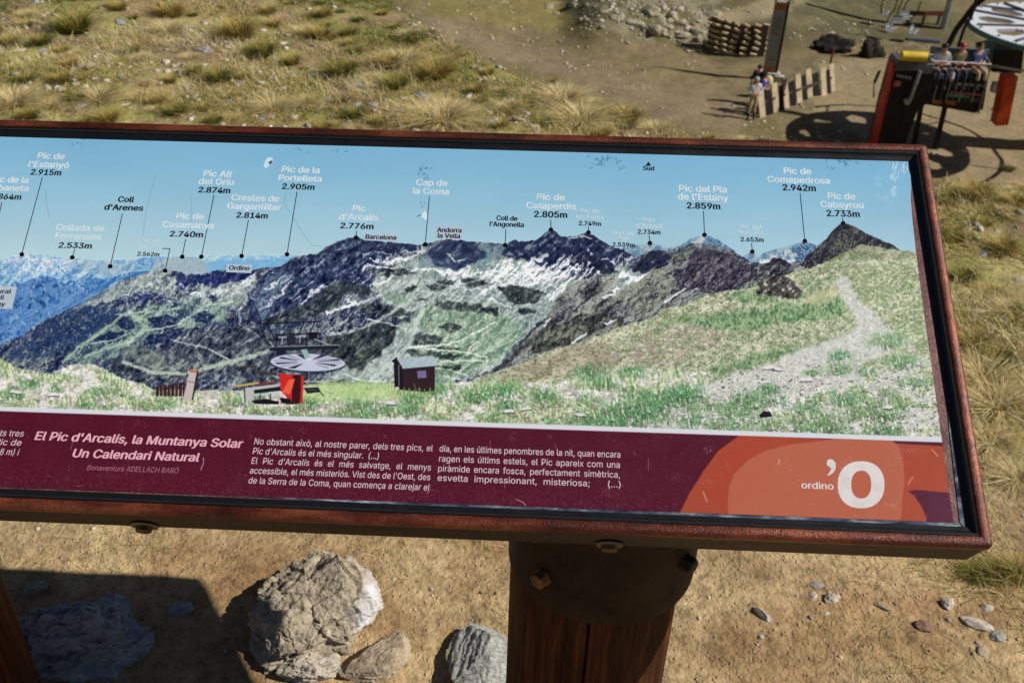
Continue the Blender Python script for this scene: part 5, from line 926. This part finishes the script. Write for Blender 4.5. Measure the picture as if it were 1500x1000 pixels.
def cover_grass(name, n, region, hmin, hmax, wid, cols, seed, lean=1.0, clump=None):
    rs = np.random.RandomState(seed); x0, x1, y0, y1 = region; P = np.stack([rs.uniform(x0, x1, n), rs.uniform(y0, y1, n)], -1)
    keep = P[:, 1] < np.interp(P[:, 0], EDGE[:, 0], EDGE[:, 1])+.8
    if clump: keep &= rs.rand(n) < clump(P[:, 0], P[:, 1])
    P = P[keep]; n = len(P); b = np.concatenate([P, terr(P[:, 0], P[:, 1])[:, None]], 1); h = hmin+(hmax-hmin)*rs.rand(n)**2
    v, f = blades(rs, b, h, wid*(.6+.8*rs.rand(n)), h*lean*(.5+1.5*rs.rand(n)))
    gk = fbm(P[:, 0]*1.7, P[:, 1]*1.7, 3, seed+50); ci = np.clip((gk-.3)/.4+rs.normal(size=n)*.25, 0, .999); c0 = np.array(cols)[(ci*len(cols)).astype(int)]*(.75+.5*rs.rand(n))[:, None]
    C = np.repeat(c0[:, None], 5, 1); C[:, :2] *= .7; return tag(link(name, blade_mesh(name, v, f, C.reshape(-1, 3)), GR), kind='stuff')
cl = lambda x, y: sst(.40, .56, fbm(x*3.2, y*3.2, 4, 33))*sst(1.7, 2.3, y+.0*x)
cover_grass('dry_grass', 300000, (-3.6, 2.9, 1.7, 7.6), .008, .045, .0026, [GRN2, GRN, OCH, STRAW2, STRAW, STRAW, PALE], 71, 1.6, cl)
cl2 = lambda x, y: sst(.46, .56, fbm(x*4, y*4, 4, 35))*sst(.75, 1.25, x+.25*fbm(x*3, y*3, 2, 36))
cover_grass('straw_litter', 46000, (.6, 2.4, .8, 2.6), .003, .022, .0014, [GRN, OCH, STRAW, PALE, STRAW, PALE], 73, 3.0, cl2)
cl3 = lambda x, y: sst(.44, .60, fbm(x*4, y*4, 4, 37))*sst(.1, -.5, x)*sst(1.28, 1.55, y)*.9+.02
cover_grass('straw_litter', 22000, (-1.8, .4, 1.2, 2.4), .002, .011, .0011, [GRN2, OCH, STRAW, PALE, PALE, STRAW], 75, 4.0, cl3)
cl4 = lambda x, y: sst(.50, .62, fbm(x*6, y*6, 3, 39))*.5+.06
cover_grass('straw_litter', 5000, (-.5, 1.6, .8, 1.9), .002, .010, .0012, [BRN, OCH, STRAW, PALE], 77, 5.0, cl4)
# ================================================================== THE VALLEY: LIFT STATION, TOTEM, FENCES, PEOPLE
def S_(name, rgb, rough=.6, metal=0.0, k=.75, scale=3): return simple(name, lin(*rgb), tuple(x*k for x in lin(*rgb)), scale, rough, metal, .1, .01)
M_BLK = S_('black_steel', (22, 22, 25), .55, .3); M_DGR = S_('dark_grey_paint', (84, 88, 96), .5); M_GRY = S_('grey_panel', (134, 138, 142), .5); M_RED = S_('red_paint', (196, 34, 26), .45); M_YEL = S_('yellow_pad', (236, 200, 40), .6); M_WHT = S_('white_paint', (228, 230, 236), .45, k=.85); M_ORG = S_('orange_red_paint', (214, 70, 24), .45); M_TEAL = S_('teal_paint', (74, 120, 112), .5); M_GRN = S_('green_strip', (90, 190, 150), .5); M_PNK = S_('pink_strip', (200, 110, 120), .5); M_WOD = S_('pale_plank', (206, 188, 154), .8); M_WDK = S_('dark_plank', (70, 52, 36), .85); M_CON = S_('concrete', (196, 192, 182), .9); M_ORB = S_('orange_print', (186, 110, 52), .6); M_GAL = S_('galvanised', (170, 176, 180), .4, .6); M_BRN = S_('brown_rail', (112, 60, 40), .8)
# --- people --------------------------------------------------------------------
SKIN = S_('skin', (206, 150, 120), .6, k=.9)
def person(loc, rz, h, shirt, trousers, hair, label, pose='stand', arms='folded', group=None, bag=None):
    root = empty('person', loc, rz, label, 'person', group)
    J = dict(pelvis=(0, 0, .96), waist=(0, .0, 1.08), chest=(0, .01, 1.30), neck=(0, 0, 1.47), head=(0, -.02, 1.58), crown=(0, -.02, 1.72), lsh=(-.19, .01, 1.40), rsh=(.19, .01, 1.40), lhip=(-.09, 0, .92), rhip=(.09, 0, .92), lkn=(-.11, -.03, .50), rkn=(.11, .02, .50), lan=(-.12, .02, .09), ran=(.12, .06, .09), lto=(-.13, -.13, .04), rto=(.13, -.09, .04))
    J.update(lel=(-.27, .0, 1.14), rel=(.27, .0, 1.14), lwr=(-.10, -.21, 1.10), rwr=(.10, -.21, 1.12), lha=(-.03, -.24, 1.11), rha=(.03, -.24, 1.13))
    if arms == 'down': J.update(lel=(-.25, .02, 1.12), rel=(.25, .02, 1.12), lwr=(-.27, -.03, .88), rwr=(.27, -.05, .88), lha=(-.27, -.06, .80), rha=(.27, -.08, .80))
    if pose == 'sit':
        for k in ('lkn', 'rkn'): s = -1 if k[0] == 'l' else 1; J[k] = (.12*s, -.44, .93)
        for k in ('lan', 'ran'): s = -1 if k[0] == 'l' else 1; J[k] = (.12*s, -.46, .50)
        for k in ('lto', 'rto'): s = -1 if k[0] == 'l' else 1; J[k] = (.13*s, -.62, .44)
    R_ = dict(pelvis=.15, waist=.13, chest=.155, neck=.055, head=.085, crown=.06, lsh=.07, rsh=.07, lhip=.095, rhip=.095, lkn=.06, rkn=.06, lan=.042, ran=.042, lto=.036, rto=.036, lel=.045, rel=.045, lwr=.032, rwr=.032, lha=.038, rha=.038)
    E_ = [('pelvis', 'waist'), ('waist', 'chest'), ('chest', 'neck'), ('neck', 'head'), ('head', 'crown'), ('chest', 'lsh'), ('chest', 'rsh'), ('lsh', 'lel'), ('lel', 'lwr'), ('lwr', 'lha'), ('rsh', 'rel'), ('rel', 'rwr'), ('rwr', 'rha'), ('pelvis', 'lhip'), ('pelvis', 'rhip'), ('lhip', 'lkn'), ('lkn', 'lan'), ('lan', 'lto'), ('rhip', 'rkn'), ('rkn', 'ran'), ('ran', 'rto')]
    ks = list(J); me = bpy.data.meshes.new('body'); me.from_pydata([tuple(c*h/1.76 for c in J[k]) for k in ks], [(ks.index(a), ks.index(b)) for a, b in E_], []); o = bpy.data.objects.new('body', me); COL.objects.link(o)
    sk = o.modifiers.new('s', 'SKIN'); sk.use_smooth_shade = True
    for i, k in enumerate(ks):
        v = me.skin_vertices[0].data[i]; r = R_[k]*h/1.76; v.radius = (r*1.15, r*.85) if k in ('pelvis', 'waist', 'chest') else (r, r); v.use_root = (k == 'pelvis')
    sb = o.modifiers.new('u', 'SUBSURF'); sb.levels = 2; sb.render_levels = 2
    dg = bpy.context.evaluated_depsgraph_get(); m2 = bpy.data.meshes.new_from_object(o.evaluated_get(dg)); bpy.data.objects.remove(o)
    bm = bmesh.new(); bm.from_mesh(m2); hz = 1.60*h/1.76
    # nose and ears raised out of the head
    for v in bm.verts:
        if v.co.z > 1.48*h/1.76:
            if v.co.y < -.085 and abs(v.co.x) < .03 and abs(v.co.z-hz) < .04: v.co.y -= .022
            if abs(v.co.x) > .07 and abs(v.co.z-hz) < .03: v.co.x *= 1.16
    bm.to_mesh(m2); bm.free(); m2.materials.clear()
    for m in (shirt, trousers, SKIN, M_BLK): m2.materials.append(m)
    A = {k: Vector(J[k])*h/1.76 for k in ks}
    for p in m2.polygons:
        c = p.center
        dn = min(((c-A[k]).length, k) for k in ks)[1]
        if dn in ('head', 'crown', 'neck', 'lha', 'rha') or (dn in ('lwr', 'rwr')): i = 2
        elif dn in ('lto', 'rto', 'lan', 'ran'): i = 3
        elif dn in ('pelvis', 'lhip', 'rhip', 'lkn', 'rkn'): i = 1
        else: i = 0
        p.material_index = i; p.use_smooth = True
    b = bpy.data.objects.new('body', m2); COL.objects.link(b); b.parent = root
    hm = MB().lathe([(.099, -.01), (.103, .03), (.095, .075), (.07, .11), (.03, .127), (.004, .13)], 16, Matrix.Translation((0, .012, 1.60*h/1.76))@Matrix.Rotation(-.25, 4, 'X')).build('hair', hair, root, True)
    if bag:
        MB().box((0, .19, 1.24*h/1.76), (.30, .18, .42), ch=.05).build('backpack', bag, root, True)
    return root
H_GREY = S_('grey_hair', (190, 180, 170), .8); H_DARK = S_('dark_hair', (40, 30, 26), .8)
T_BEI = S_('beige_cloth', (190, 172, 136), .9); T_NAVY = S_('navy_cloth', (34, 40, 70), .9); SH_WHT = S_('pale_shirt', (206, 216, 218), .9); SH_BLU = S_('blue_shirt', (52, 60, 140), .9); SH_DBL = S_('dark_blue_cap', (26, 34, 70), .9); SH_OL = S_('olive_cloth', (128, 130, 90), .9); SH_RED = S_('red_cloth', (190, 60, 50), .9); SH_JKT = S_('blue_jacket', (60, 78, 130), .9)
def P3(p, dz=0): return (p.x, p.y, p.z+dz)
person(P3(hit(1099, 176)), .15, 1.74, SH_WHT, T_BEI, H_GREY, 'grey haired person in pale shirt and beige trousers by the plank fence', group=None)
person(P3(hit(1112, 166)), .9, 1.68, SH_BLU, T_NAVY, H_DARK, 'person in a blue shirt standing close behind the grey haired one')
person(P3(hit(1104, 152)), -.6, 1.62, SH_DBL, T_NAVY, S_('navy_cap', (24, 30, 60), .8), 'person in dark blue with a navy cap, half hidden behind the others', arms='down')
bg_ = hit(1121, 142); tag(MB().lathe([(.13, 0), (.20, .10), (.19, .30), (.10, .42), (.03, .46)], 14).build('bag', S_('yellow_bag', (220, 210, 130), .8), None, True), 'pale yellow bag standing against the plank fence', 'bag').location = P3(bg_, .45)
# --- totem -----------------------------------------------------------------------
tb = hit(1126, 116); t = empty('information_totem', P3(tb), -.25, 'tall grey sign pillar with orange bands and a black edge by the plank fence', 'sign pillar')
MB().box((-.04, 0, 1.78), (.52, .13, 2.95), ch=.01).build('panel', S_('totem_grey', (150, 152, 148), .6, k=.92), t)
MB().box((.265, 0, 1.80), (.088, .17, 3.0)).build('edge_strip', M_BLK, t)
MB().box((-.04, -.067, 3.05), (.50, .008, .26)).build('top_band', M_ORB, t)
MB().box((-.04, -.067, .46), (.50, .008, .24)).build('bottom_band', M_ORB, t)
MB().bar((-.24, -.068, 2.02), (.12, -.068, 1.92), .008, .05).build('red_stroke', M_RED, t)
for k in range(7): MB().box((-.06+.03*(k % 2), -.068, 2.62-.085*k), (.30-.05*(k % 3), .006, .022)).build('text_line', M_DGR, t)
MB().lathe([(.06, 0), (.06, .006)], 16, Matrix.Translation((-.04, -.066, .86))@Matrix.Rotation(PI/2, 4, 'X')).build('emblem', S_('olive_print', (130, 124, 40)), t)
MB().box((0, 0, .15), (.86, .5, .34), ch=.03).build('base', M_CON, t); MB().box((.42, -.18, .12), (.4, .3, .28), ch=.03).build('base_block', M_CON, t)
MB().tube([(-.26, .02, 3.2), (-.26, .02, 4.1)], .05, 8).build('mast', M_BLK, t)
# --- plank fence -------------------------------------------------------------------
pf = [((1111, 140), (1118, 172)), ((1130, 130), (1138, 164)), ((1142, 122), (1153, 158)), ((1157, 115), (1172, 150)), ((1176, 109), (1187, 142)), ((1194, 101), (1208, 140)), ((1208, 98), (1220, 134))]
f0 = hit(1118, 172); fr = empty('plank_fence', P3(f0), 0, 'low barrier of pale upright planks with dark gaps near the people', 'fence')
prev = None
for (tp_, bt) in pf:
    b = hit(*bt); ln = Vector((-.26, .10, 1.08))
    r0 = Vector(P3(b, -.1))-f0; MB().bar(r0, r0+ln*1.12, .28, .06, up=(.5, -.85, 0)).build('plank', M_WOD, fr)
    if prev is not None: mid = (r0+prev)/2; MB().bar(mid+Vector((.0, -.03, 0)), mid+Vector((-.26, .07, 1.04)), .30, .05, up=(.5, -.85, 0)).build('plank', M_BLK, fr)  # black board added in each gap, its colour standing in for the shadow
    prev = r0
a = Vector(P3(hit(1118, 172), .55))-f0; b = Vector(P3(hit(1220, 134), .55))-f0; MB().bar(a+Vector((-.05, .16, 0)), b+Vector((-.05, .16, 0)), .06, .10).build('rail', M_WDK, fr)
# --- slatted snow barrier ------------------------------------------------------------
s0 = hit(1075, 84); sb_ = empty('snow_barrier', P3(s0), 0, 'curved snow barrier of many small pale slats beside the totem', 'snow barrier')
sl_me = MB().box((0, 0, 0), (.36, .06, .10), Matrix.Rotation(.45, 3, 'Y')).mesh('slat'); sl_me.materials.append(M_WOD)
for c_, (px, py) in enumerate(((1038, 72), (1047, 75), (1058, 78), (1072, 82), (1088, 84), (1104, 84), (1115, 83))):
    b = Vector(P3(hit(px, py)))-s0; MB().box(b+Vector((.2, .14, .72)), (.55, .03, 1.35)).build('dark_backing', M_WDK, sb_) if c_ < 6 else None; nrow = 6 if c_ > 0 else 5  # dark solid sheet behind the slats, filling the gaps
    MB().bar(b+Vector((0, .1, -.1)), b+Vector((0, .1, 1.45)), .07).build('post', M_WDK, sb_)
    for r_ in range(nrow):
        o = bpy.data.objects.new('slat', sl_me); COL.objects.link(o); o.parent = sb_; o.location = b+Vector((.05*math.sin(r_*1.3+c_), 0, .12+.26*r_)); o.rotation_euler = (.5, .15*math.sin(c_+r_), .2)
# --- dark scrap and barrier by the lift road -------------------------------------------
for px, py, sx_, sz_, lb in ((1224, 74, .9, .55, 'jagged dark rock heap at the left end of the lift yard'), (1206, 66, .5, .35, 'small dark rock beside the jagged heap'), (1274, 84, .55, .75, 'dark upright rock at the back of the lift yard')):
    o = link('rock', rock_mesh('dark_heap', int(px), sx_, sx_*.5, sz_, 4, .9, .3, .4, 9), RK_BLACK, None, True); p = hit(px, py); o.location = P3(p, .1); tag(o, lb, 'rock')
p = hit(1212, 112); MB().tube([(0, 0, -.1), (.02, 0, 1.25)], .05, 8).build('marker_post', M_BRN).location = P3(p); tag(bpy.data.objects['marker_post'], 'thin brown marker post at the end of the plank fence', 'post')
p = hit(1351, 36); r = empty('log_barrier', P3(p), .12, 'low brown log barrier far behind the lift', 'barrier'); MB().box((0, 0, .55), (1.9, .12, .22)).build('rail', M_BRN, r); [MB().bar((x, 0, -.1), (x, 0, .55), .1).build('post', M_WDK, r) for x in (-.8, 0, .8)]
p = hit(1381, 42); MB().tube([(0, 0, -.2), (0, 0, 6.5)], .16, 12).build('pylon', M_GAL).location = P3(p); tag(bpy.data.objects['pylon'], 'grey tubular lift pylon far behind the wheel', 'pylon')
def lift_chair(loc, rz, label, group=None, w=1.0, s=1.0):
    c = empty('lift_chair', loc, rz, label, 'chairlift chair', group); c.scale = (s, s, s)
    MB().box((0, 0, 0), (w, .42, .06), ch=.02).build('seat', M_GRY, c); MB().box((0, .22, .30), (w, .05, .5), ch=.02).build('backrest', M_GRY, c)
    MB().tube([(0, .3, .1), (0, .42, .6), (0, .35, 1.1), (0, .05, 1.5), (0, 0, 2.4)], .05, 8).build('hanger', M_BLK, c); MB().tube([(-w/2, -.25, .25), (-w/2, .2, .3), (w/2, .2, .3), (w/2, -.25, .25), (-w/2, -.25, .25)], .022, 6).build('safety_bar', M_WHT, c); return c
for k, (px, py, z) in enumerate(((1310, 50, .9), (1322, 44, .9), (1300, 60, .8), (1334, 62, .7), (1292, 40, 1.0))):
    p = hit(px, py); lift_chair(P3(p, z*.6), .3*k, 'empty grey lift chair parked far behind the yard', 'parked lift chairs', .8, .62)
for px0, py0 in ((1345, 60), (1358, 62)):
    p = hit(px0, py0); o = MB().box((0, 0, .06), (1.1, .3, .12)).build('kerb_block', M_DGR); o.location = P3(p); tag(o, 'low dark block lying across the path behind the lift yard', 'block', 'low dark blocks behind the lift yard')
# --- lift station ------------------------------------------------------------------------
YC = 33.6
Q = lambda px, py, Y=YC: Vector(on_y(px, py, Y))
st = empty('control_cabin', (Q(1300, 215).x, YC, VZ), 0, 'black lift control cabin with red edge and yellow padded bar on top', 'control cabin'); o0 = Vector(st.location)
def PQ(m, pts, Y0=YC, dep=.8):
    q = [Q(px, py, Y0) for px, py in pts]; n = len(q); vs = [tuple(v-o0) for v in q]+[tuple(v-o0+Vector((0, dep, 0))) for v in q]
    m.add(vs, [tuple(range(n))[::-1], tuple(range(n, 2*n))]+[(i, (i+1) % n, n+(i+1) % n, n+i) for i in range(n)]); return m
PQ(MB(), [(1313, 92), (1372, 92), (1362, 150), (1345, 160), (1318, 232), (1279, 228), (1297, 150)]).build('body', M_BLK, st)
PQ(MB(), [(1309, 95), (1313, 93), (1280, 232), (1275, 231)], YC-.03, .5).build('edge_trim', M_RED, st)
PQ(MB(), [(1316, 88), (1370, 90), (1366, 108), (1350, 108), (1348, 104), (1312, 104)], YC-.15, .8).build('hood', M_DGR, st)
a = Q(1321, 82, YC-.3)-o0; b = Q(1362, 84, YC-.3)-o0; c2_ = Q(1376, 86, YC-.3)-o0; MB().tube([a-Vector((.03, 0, 0)), a, b, b+Vector((.02, 0, 0))], .16, 14).build('padded_bar', M_YEL, st, True); MB().tube([b, c2_], .07, 8).build('bar_end', M_YEL, st, True)
PQ(MB(), [(1311, 119), (1320, 119), (1318, 127), (1309, 127)], YC-.06, .05).build('sign_plate', M_PNK, st); PQ(MB(), [(1314, 109), (1336, 113), (1335, 117), (1313, 113)], YC-.06, .05).build('vent_plate', M_GRY, st)
MB().tube([Q(1348, 104, YC-.2)-o0, Q(1342, 122, YC-.2)-o0, Q(1335, 142, YC-.2)-o0, Q(1331, 150, YC-.2)-o0], .06, 8).build('pipe', M_GAL, st); PQ(MB(), [(1326, 147), (1333, 146), (1333, 153), (1327, 154)], YC-.2, .2).build('junction_box', M_CON, st)
PQ(MB(), [(1287, 106), (1291, 104), (1283, 122), (1280, 122)], YC+.6, .1).build('side_lever', M_BLK, st); PQ(MB(), [(1280, 122), (1281, 122), (1281, 143), (1279, 143)], YC+.6, .05).build('side_stay', M_DGR, st)
# loading platform right of the cabin
YP = 34.2; pl_ = empty('loading_platform', (Q(1400, 190, YP).x, YP, VZ), 0, 'dark steel loading platform with railings under the lift wheel', 'platform'); o0 = Vector(pl_.location)
PQ(MB(), [(1352, 118), (1448, 112), (1440, 160), (1428, 166), (1350, 152), (1345, 140)], YP, 2.4).build('deck', M_BLK, pl_)
PQ(MB(), [(1393, 134), (1440, 138), (1439, 141), (1392, 138)], YP-.05, .1).build('pink_strip', M_PNK, pl_); PQ(MB(), [(1391, 138), (1420, 140), (1421, 144), (1390, 142)], YP-.05, .1).build('green_strip', M_GRN, pl_); PQ(MB(), [(1420, 144), (1441, 144), (1438, 150), (1420, 149)], YP-.05, .1).build('kick_board', M_DGR, pl_)
for x in (1346, 1366, 1386): PQ(MB(), [(x, 145+(x-1346)*.05), (x+14, 146+(x-1346)*.05), (x+13, 152+(x-1346)*.05), (x, 151+(x-1346)*.05)], YP-.05, .1).build('tan_panel', M_ORB, pl_)
PQ(MB(), [(1398, 121), (1440, 124), (1440, 128), (1396, 125)], YP-.04, .08).build('step_edge', M_GAL, pl_)
for a, b in (((1451, 96), (1433, 166)), ((1416, 96), (1412, 120)), ((1372, 92), (1366, 118)), ((1430, 96), (1428, 114))): MB().tube([Q(*a, YP-.1)-o0, Q(*b, YP-.1)-o0], .035, 6).build('rail_post', M_GAL if a[0] == 1451 else M_BLK, pl_)
MB().tube([Q(1366, 92, YP-.1)-o0, Q(1420, 93, YP-.1)-o0, Q(1450, 96, YP-.1)-o0, Q(1500, 104, YP-.1)-o0], .045, 6).build('hand_rail', M_GAL, pl_); MB().tube([Q(1416, 110, YP-.1)-o0, Q(1448, 112, YP-.1)-o0], .03, 6).build('hand_rail', M_BLK, pl_)
PQ(MB(), [(1438, 70), (1458, 66), (1456, 92), (1440, 94)], YP+.6, .6).build('motor_housing', M_TEAL, pl_); PQ(MB(), [(1458, 74), (1500, 74), (1496, 108), (1454, 106)], YP+.5, 1.0).build('motor_base', M_BLK, pl_)
for k in range(3): PQ(MB(), [(1436, 68+k*8), (1446, 68+k*8), (1446, 70+k*8), (1436, 70+k*8)], YP+.55, .1).build('cooling_fin', M_GRN, pl_)
for k in range(9): x_ = 1356+k*9.5; MB().tube([Q(x_, 116, YP-.12)-o0, Q(x_-9, 150, YP-.12)-o0], .022, 5).build('grille_bar', M_DGR if k % 2 else M_GAL, pl_)
for a, b in (((1350, 152), (1337, 222)), ((1384, 158), (1368, 226))): MB().bar(Q(*a, YP+.3)-o0, Q(*b, YP+.3)-o0, .14, .14).build('leg', M_BLK, pl_)
for x_ in (1372, 1392, 1410): MB().box(Q(x_, 112, YP+.2)-o0, (.34, .4, .26), ch=.03).build('roller_box', M_DGR, pl_)
MB().tube([Q(1398, 92, YP-.2)-o0, Q(1394, 118, YP-.2)-o0], .07, 8).build('white_post', M_WHT, pl_); MB().box(Q(1462, 128, YP)-o0, (.42, .3, .36), ch=.05).build('white_box', M_WHT, pl_)
# bullwheel on its pillar
Wc = Vector((19.05, 34.5, VZ+4.55)); wl_ = empty('bullwheel', tuple(Wc), 0, 'big white horizontal lift wheel with oval openings on an orange red pillar', 'lift wheel')
R0 = 3.2; nr, na = 30, 160; bm = bmesh.new(); grid = {}
def openA(r, a):
    k = (a/(2*PI)*10) % 1-.5; x = k*(2*PI/10)*r; return (x/(.13*R0*(.45+.7*(r/R0))))**2+((r-.70*R0)/(.19*R0))**2 < 1
vg = [[bm.verts.new((R0*(.06+.94*i/nr)*math.cos(j*2*PI/na), R0*(.06+.94*i/nr)*math.sin(j*2*PI/na), 0)) for j in range(na)] for i in range(nr+1)]
for i in range(nr):
    for j in range(na):
        if not openA(R0*(.06+.94*(i+.5)/nr), (j+.5)*2*PI/na): bm.faces.new((vg[i][j], vg[i+1][j], vg[i+1][(j+1) % na], vg[i][(j+1) % na]))
bmesh.ops.delete(bm, geom=[v for v in bm.verts if not v.link_faces], context='VERTS'); ex = bmesh.ops.extrude_face_region(bm, geom=bm.faces[:]); bmesh.ops.translate(bm, vec=(0, 0, -.10), verts=[v for v in ex['geom'] if isinstance(v, bmesh.types.BMVert)]); bmesh.ops.recalc_face_normals(bm, faces=bm.faces)
me = bpy.data.meshes.new('disc'); bm.to_mesh(me); bm.free(); link('disc', me, M_WHT, wl_)
MB().tube([(R0*math.cos(t*PI/40), R0*math.sin(t*PI/40), -.1) for t in range(81)], .09, 8).build('rim', M_TEAL, wl_, True)
MB().tube([(3.95*math.cos(t), 3.95*math.sin(t), -.45) for t in np.linspace(-2.0, 2.1, 60)], .06, 6).build('guard_ring', M_WHT, wl_, True)
for k in range(7): t_ = -1.8+k*.62; MB().tube([(R0*math.cos(t_), R0*math.sin(t_), -.15), (3.95*math.cos(t_), 3.95*math.sin(t_), -.45)], .035, 6).build('ring_stay', M_GAL, wl_)
for k in range(10): t_ = k*2*PI/10; MB().bar((.3*math.cos(t_), .3*math.sin(t_), .03), (3.05*math.cos(t_), 3.05*math.sin(t_), .03), .10, .06).build('spoke', M_DGR, wl_)
MB().lathe([(.45, -.3), (.45, .25), (.3, .35), (.1, .38)], 24).build('hub', M_TEAL, wl_, True)
MB().box((1.2, .6, -2.5), (1.1, 1.0, 4.7), ch=.1).build('pillar', M_ORG, wl_); MB().bar((1.4, 1.6, .9), (-2.6, 3.4, 1.6), .25, .3).build('beam', M_BLK, wl_)
MB().tube([(-.1, -R0, -.02), (12, -R0-.5, .3), (60, -R0-3, 6)], .03, 6).build('haul_cable', M_GAL, wl_)
for k in range(20): t_ = k*PI/10+.1; MB().lathe([(.05, 0), (.05, .05), (.03, .06)], 6, Matrix.Translation((R0*.955*math.cos(t_), R0*.955*math.sin(t_), 0))).build('rim_bolt', M_GAL, wl_)
MB().tube([(1.2, .6, -.3), (1.2, .6, -5)], .3, 12).build('column', M_BLK, wl_)
a = Q(1466, 118, 33.4)-Wc; b = Q(1457, 172, 33.4)-Wc; MB().bar(a+Vector((.22, 0, .2)), b+Vector((.22, 0, -.2)), .42, .5).build('strut', M_ORG, wl_)
# chair with riders in front of the wheel
YR = 29.5; sp = Q(1402, 100, YR); ch = lift_chair(tuple(sp), -.1, 'occupied chairlift chair with grey backrest arriving beside the wheel', None, 1.7)
MB().tube([(-.35, .5, .2), (-.15, .55, 1.0), (.1, .4, 1.7), (.55, .2, 2.4)], .09, 8).build('suspension_arm', M_BLK, ch)
H0 = .90
person((sp.x-.52, sp.y, sp.z-H0), -.1, 1.66, SH_WHT, T_NAVY, H_DARK, 'left rider on the lift chair, white top and dark hair', 'sit')
person((sp.x+.0, sp.y, sp.z-H0), 0, 1.70, SH_OL, T_NAVY, S_('red_cap', (170, 50, 40)), 'middle rider on the lift chair, red cap and olive top', 'sit')
person((sp.x+.52, sp.y, sp.z-H0), .2, 1.74, SH_JKT, T_BEI, H_DARK, 'right rider on the lift chair in a blue and white jacket', 'sit')
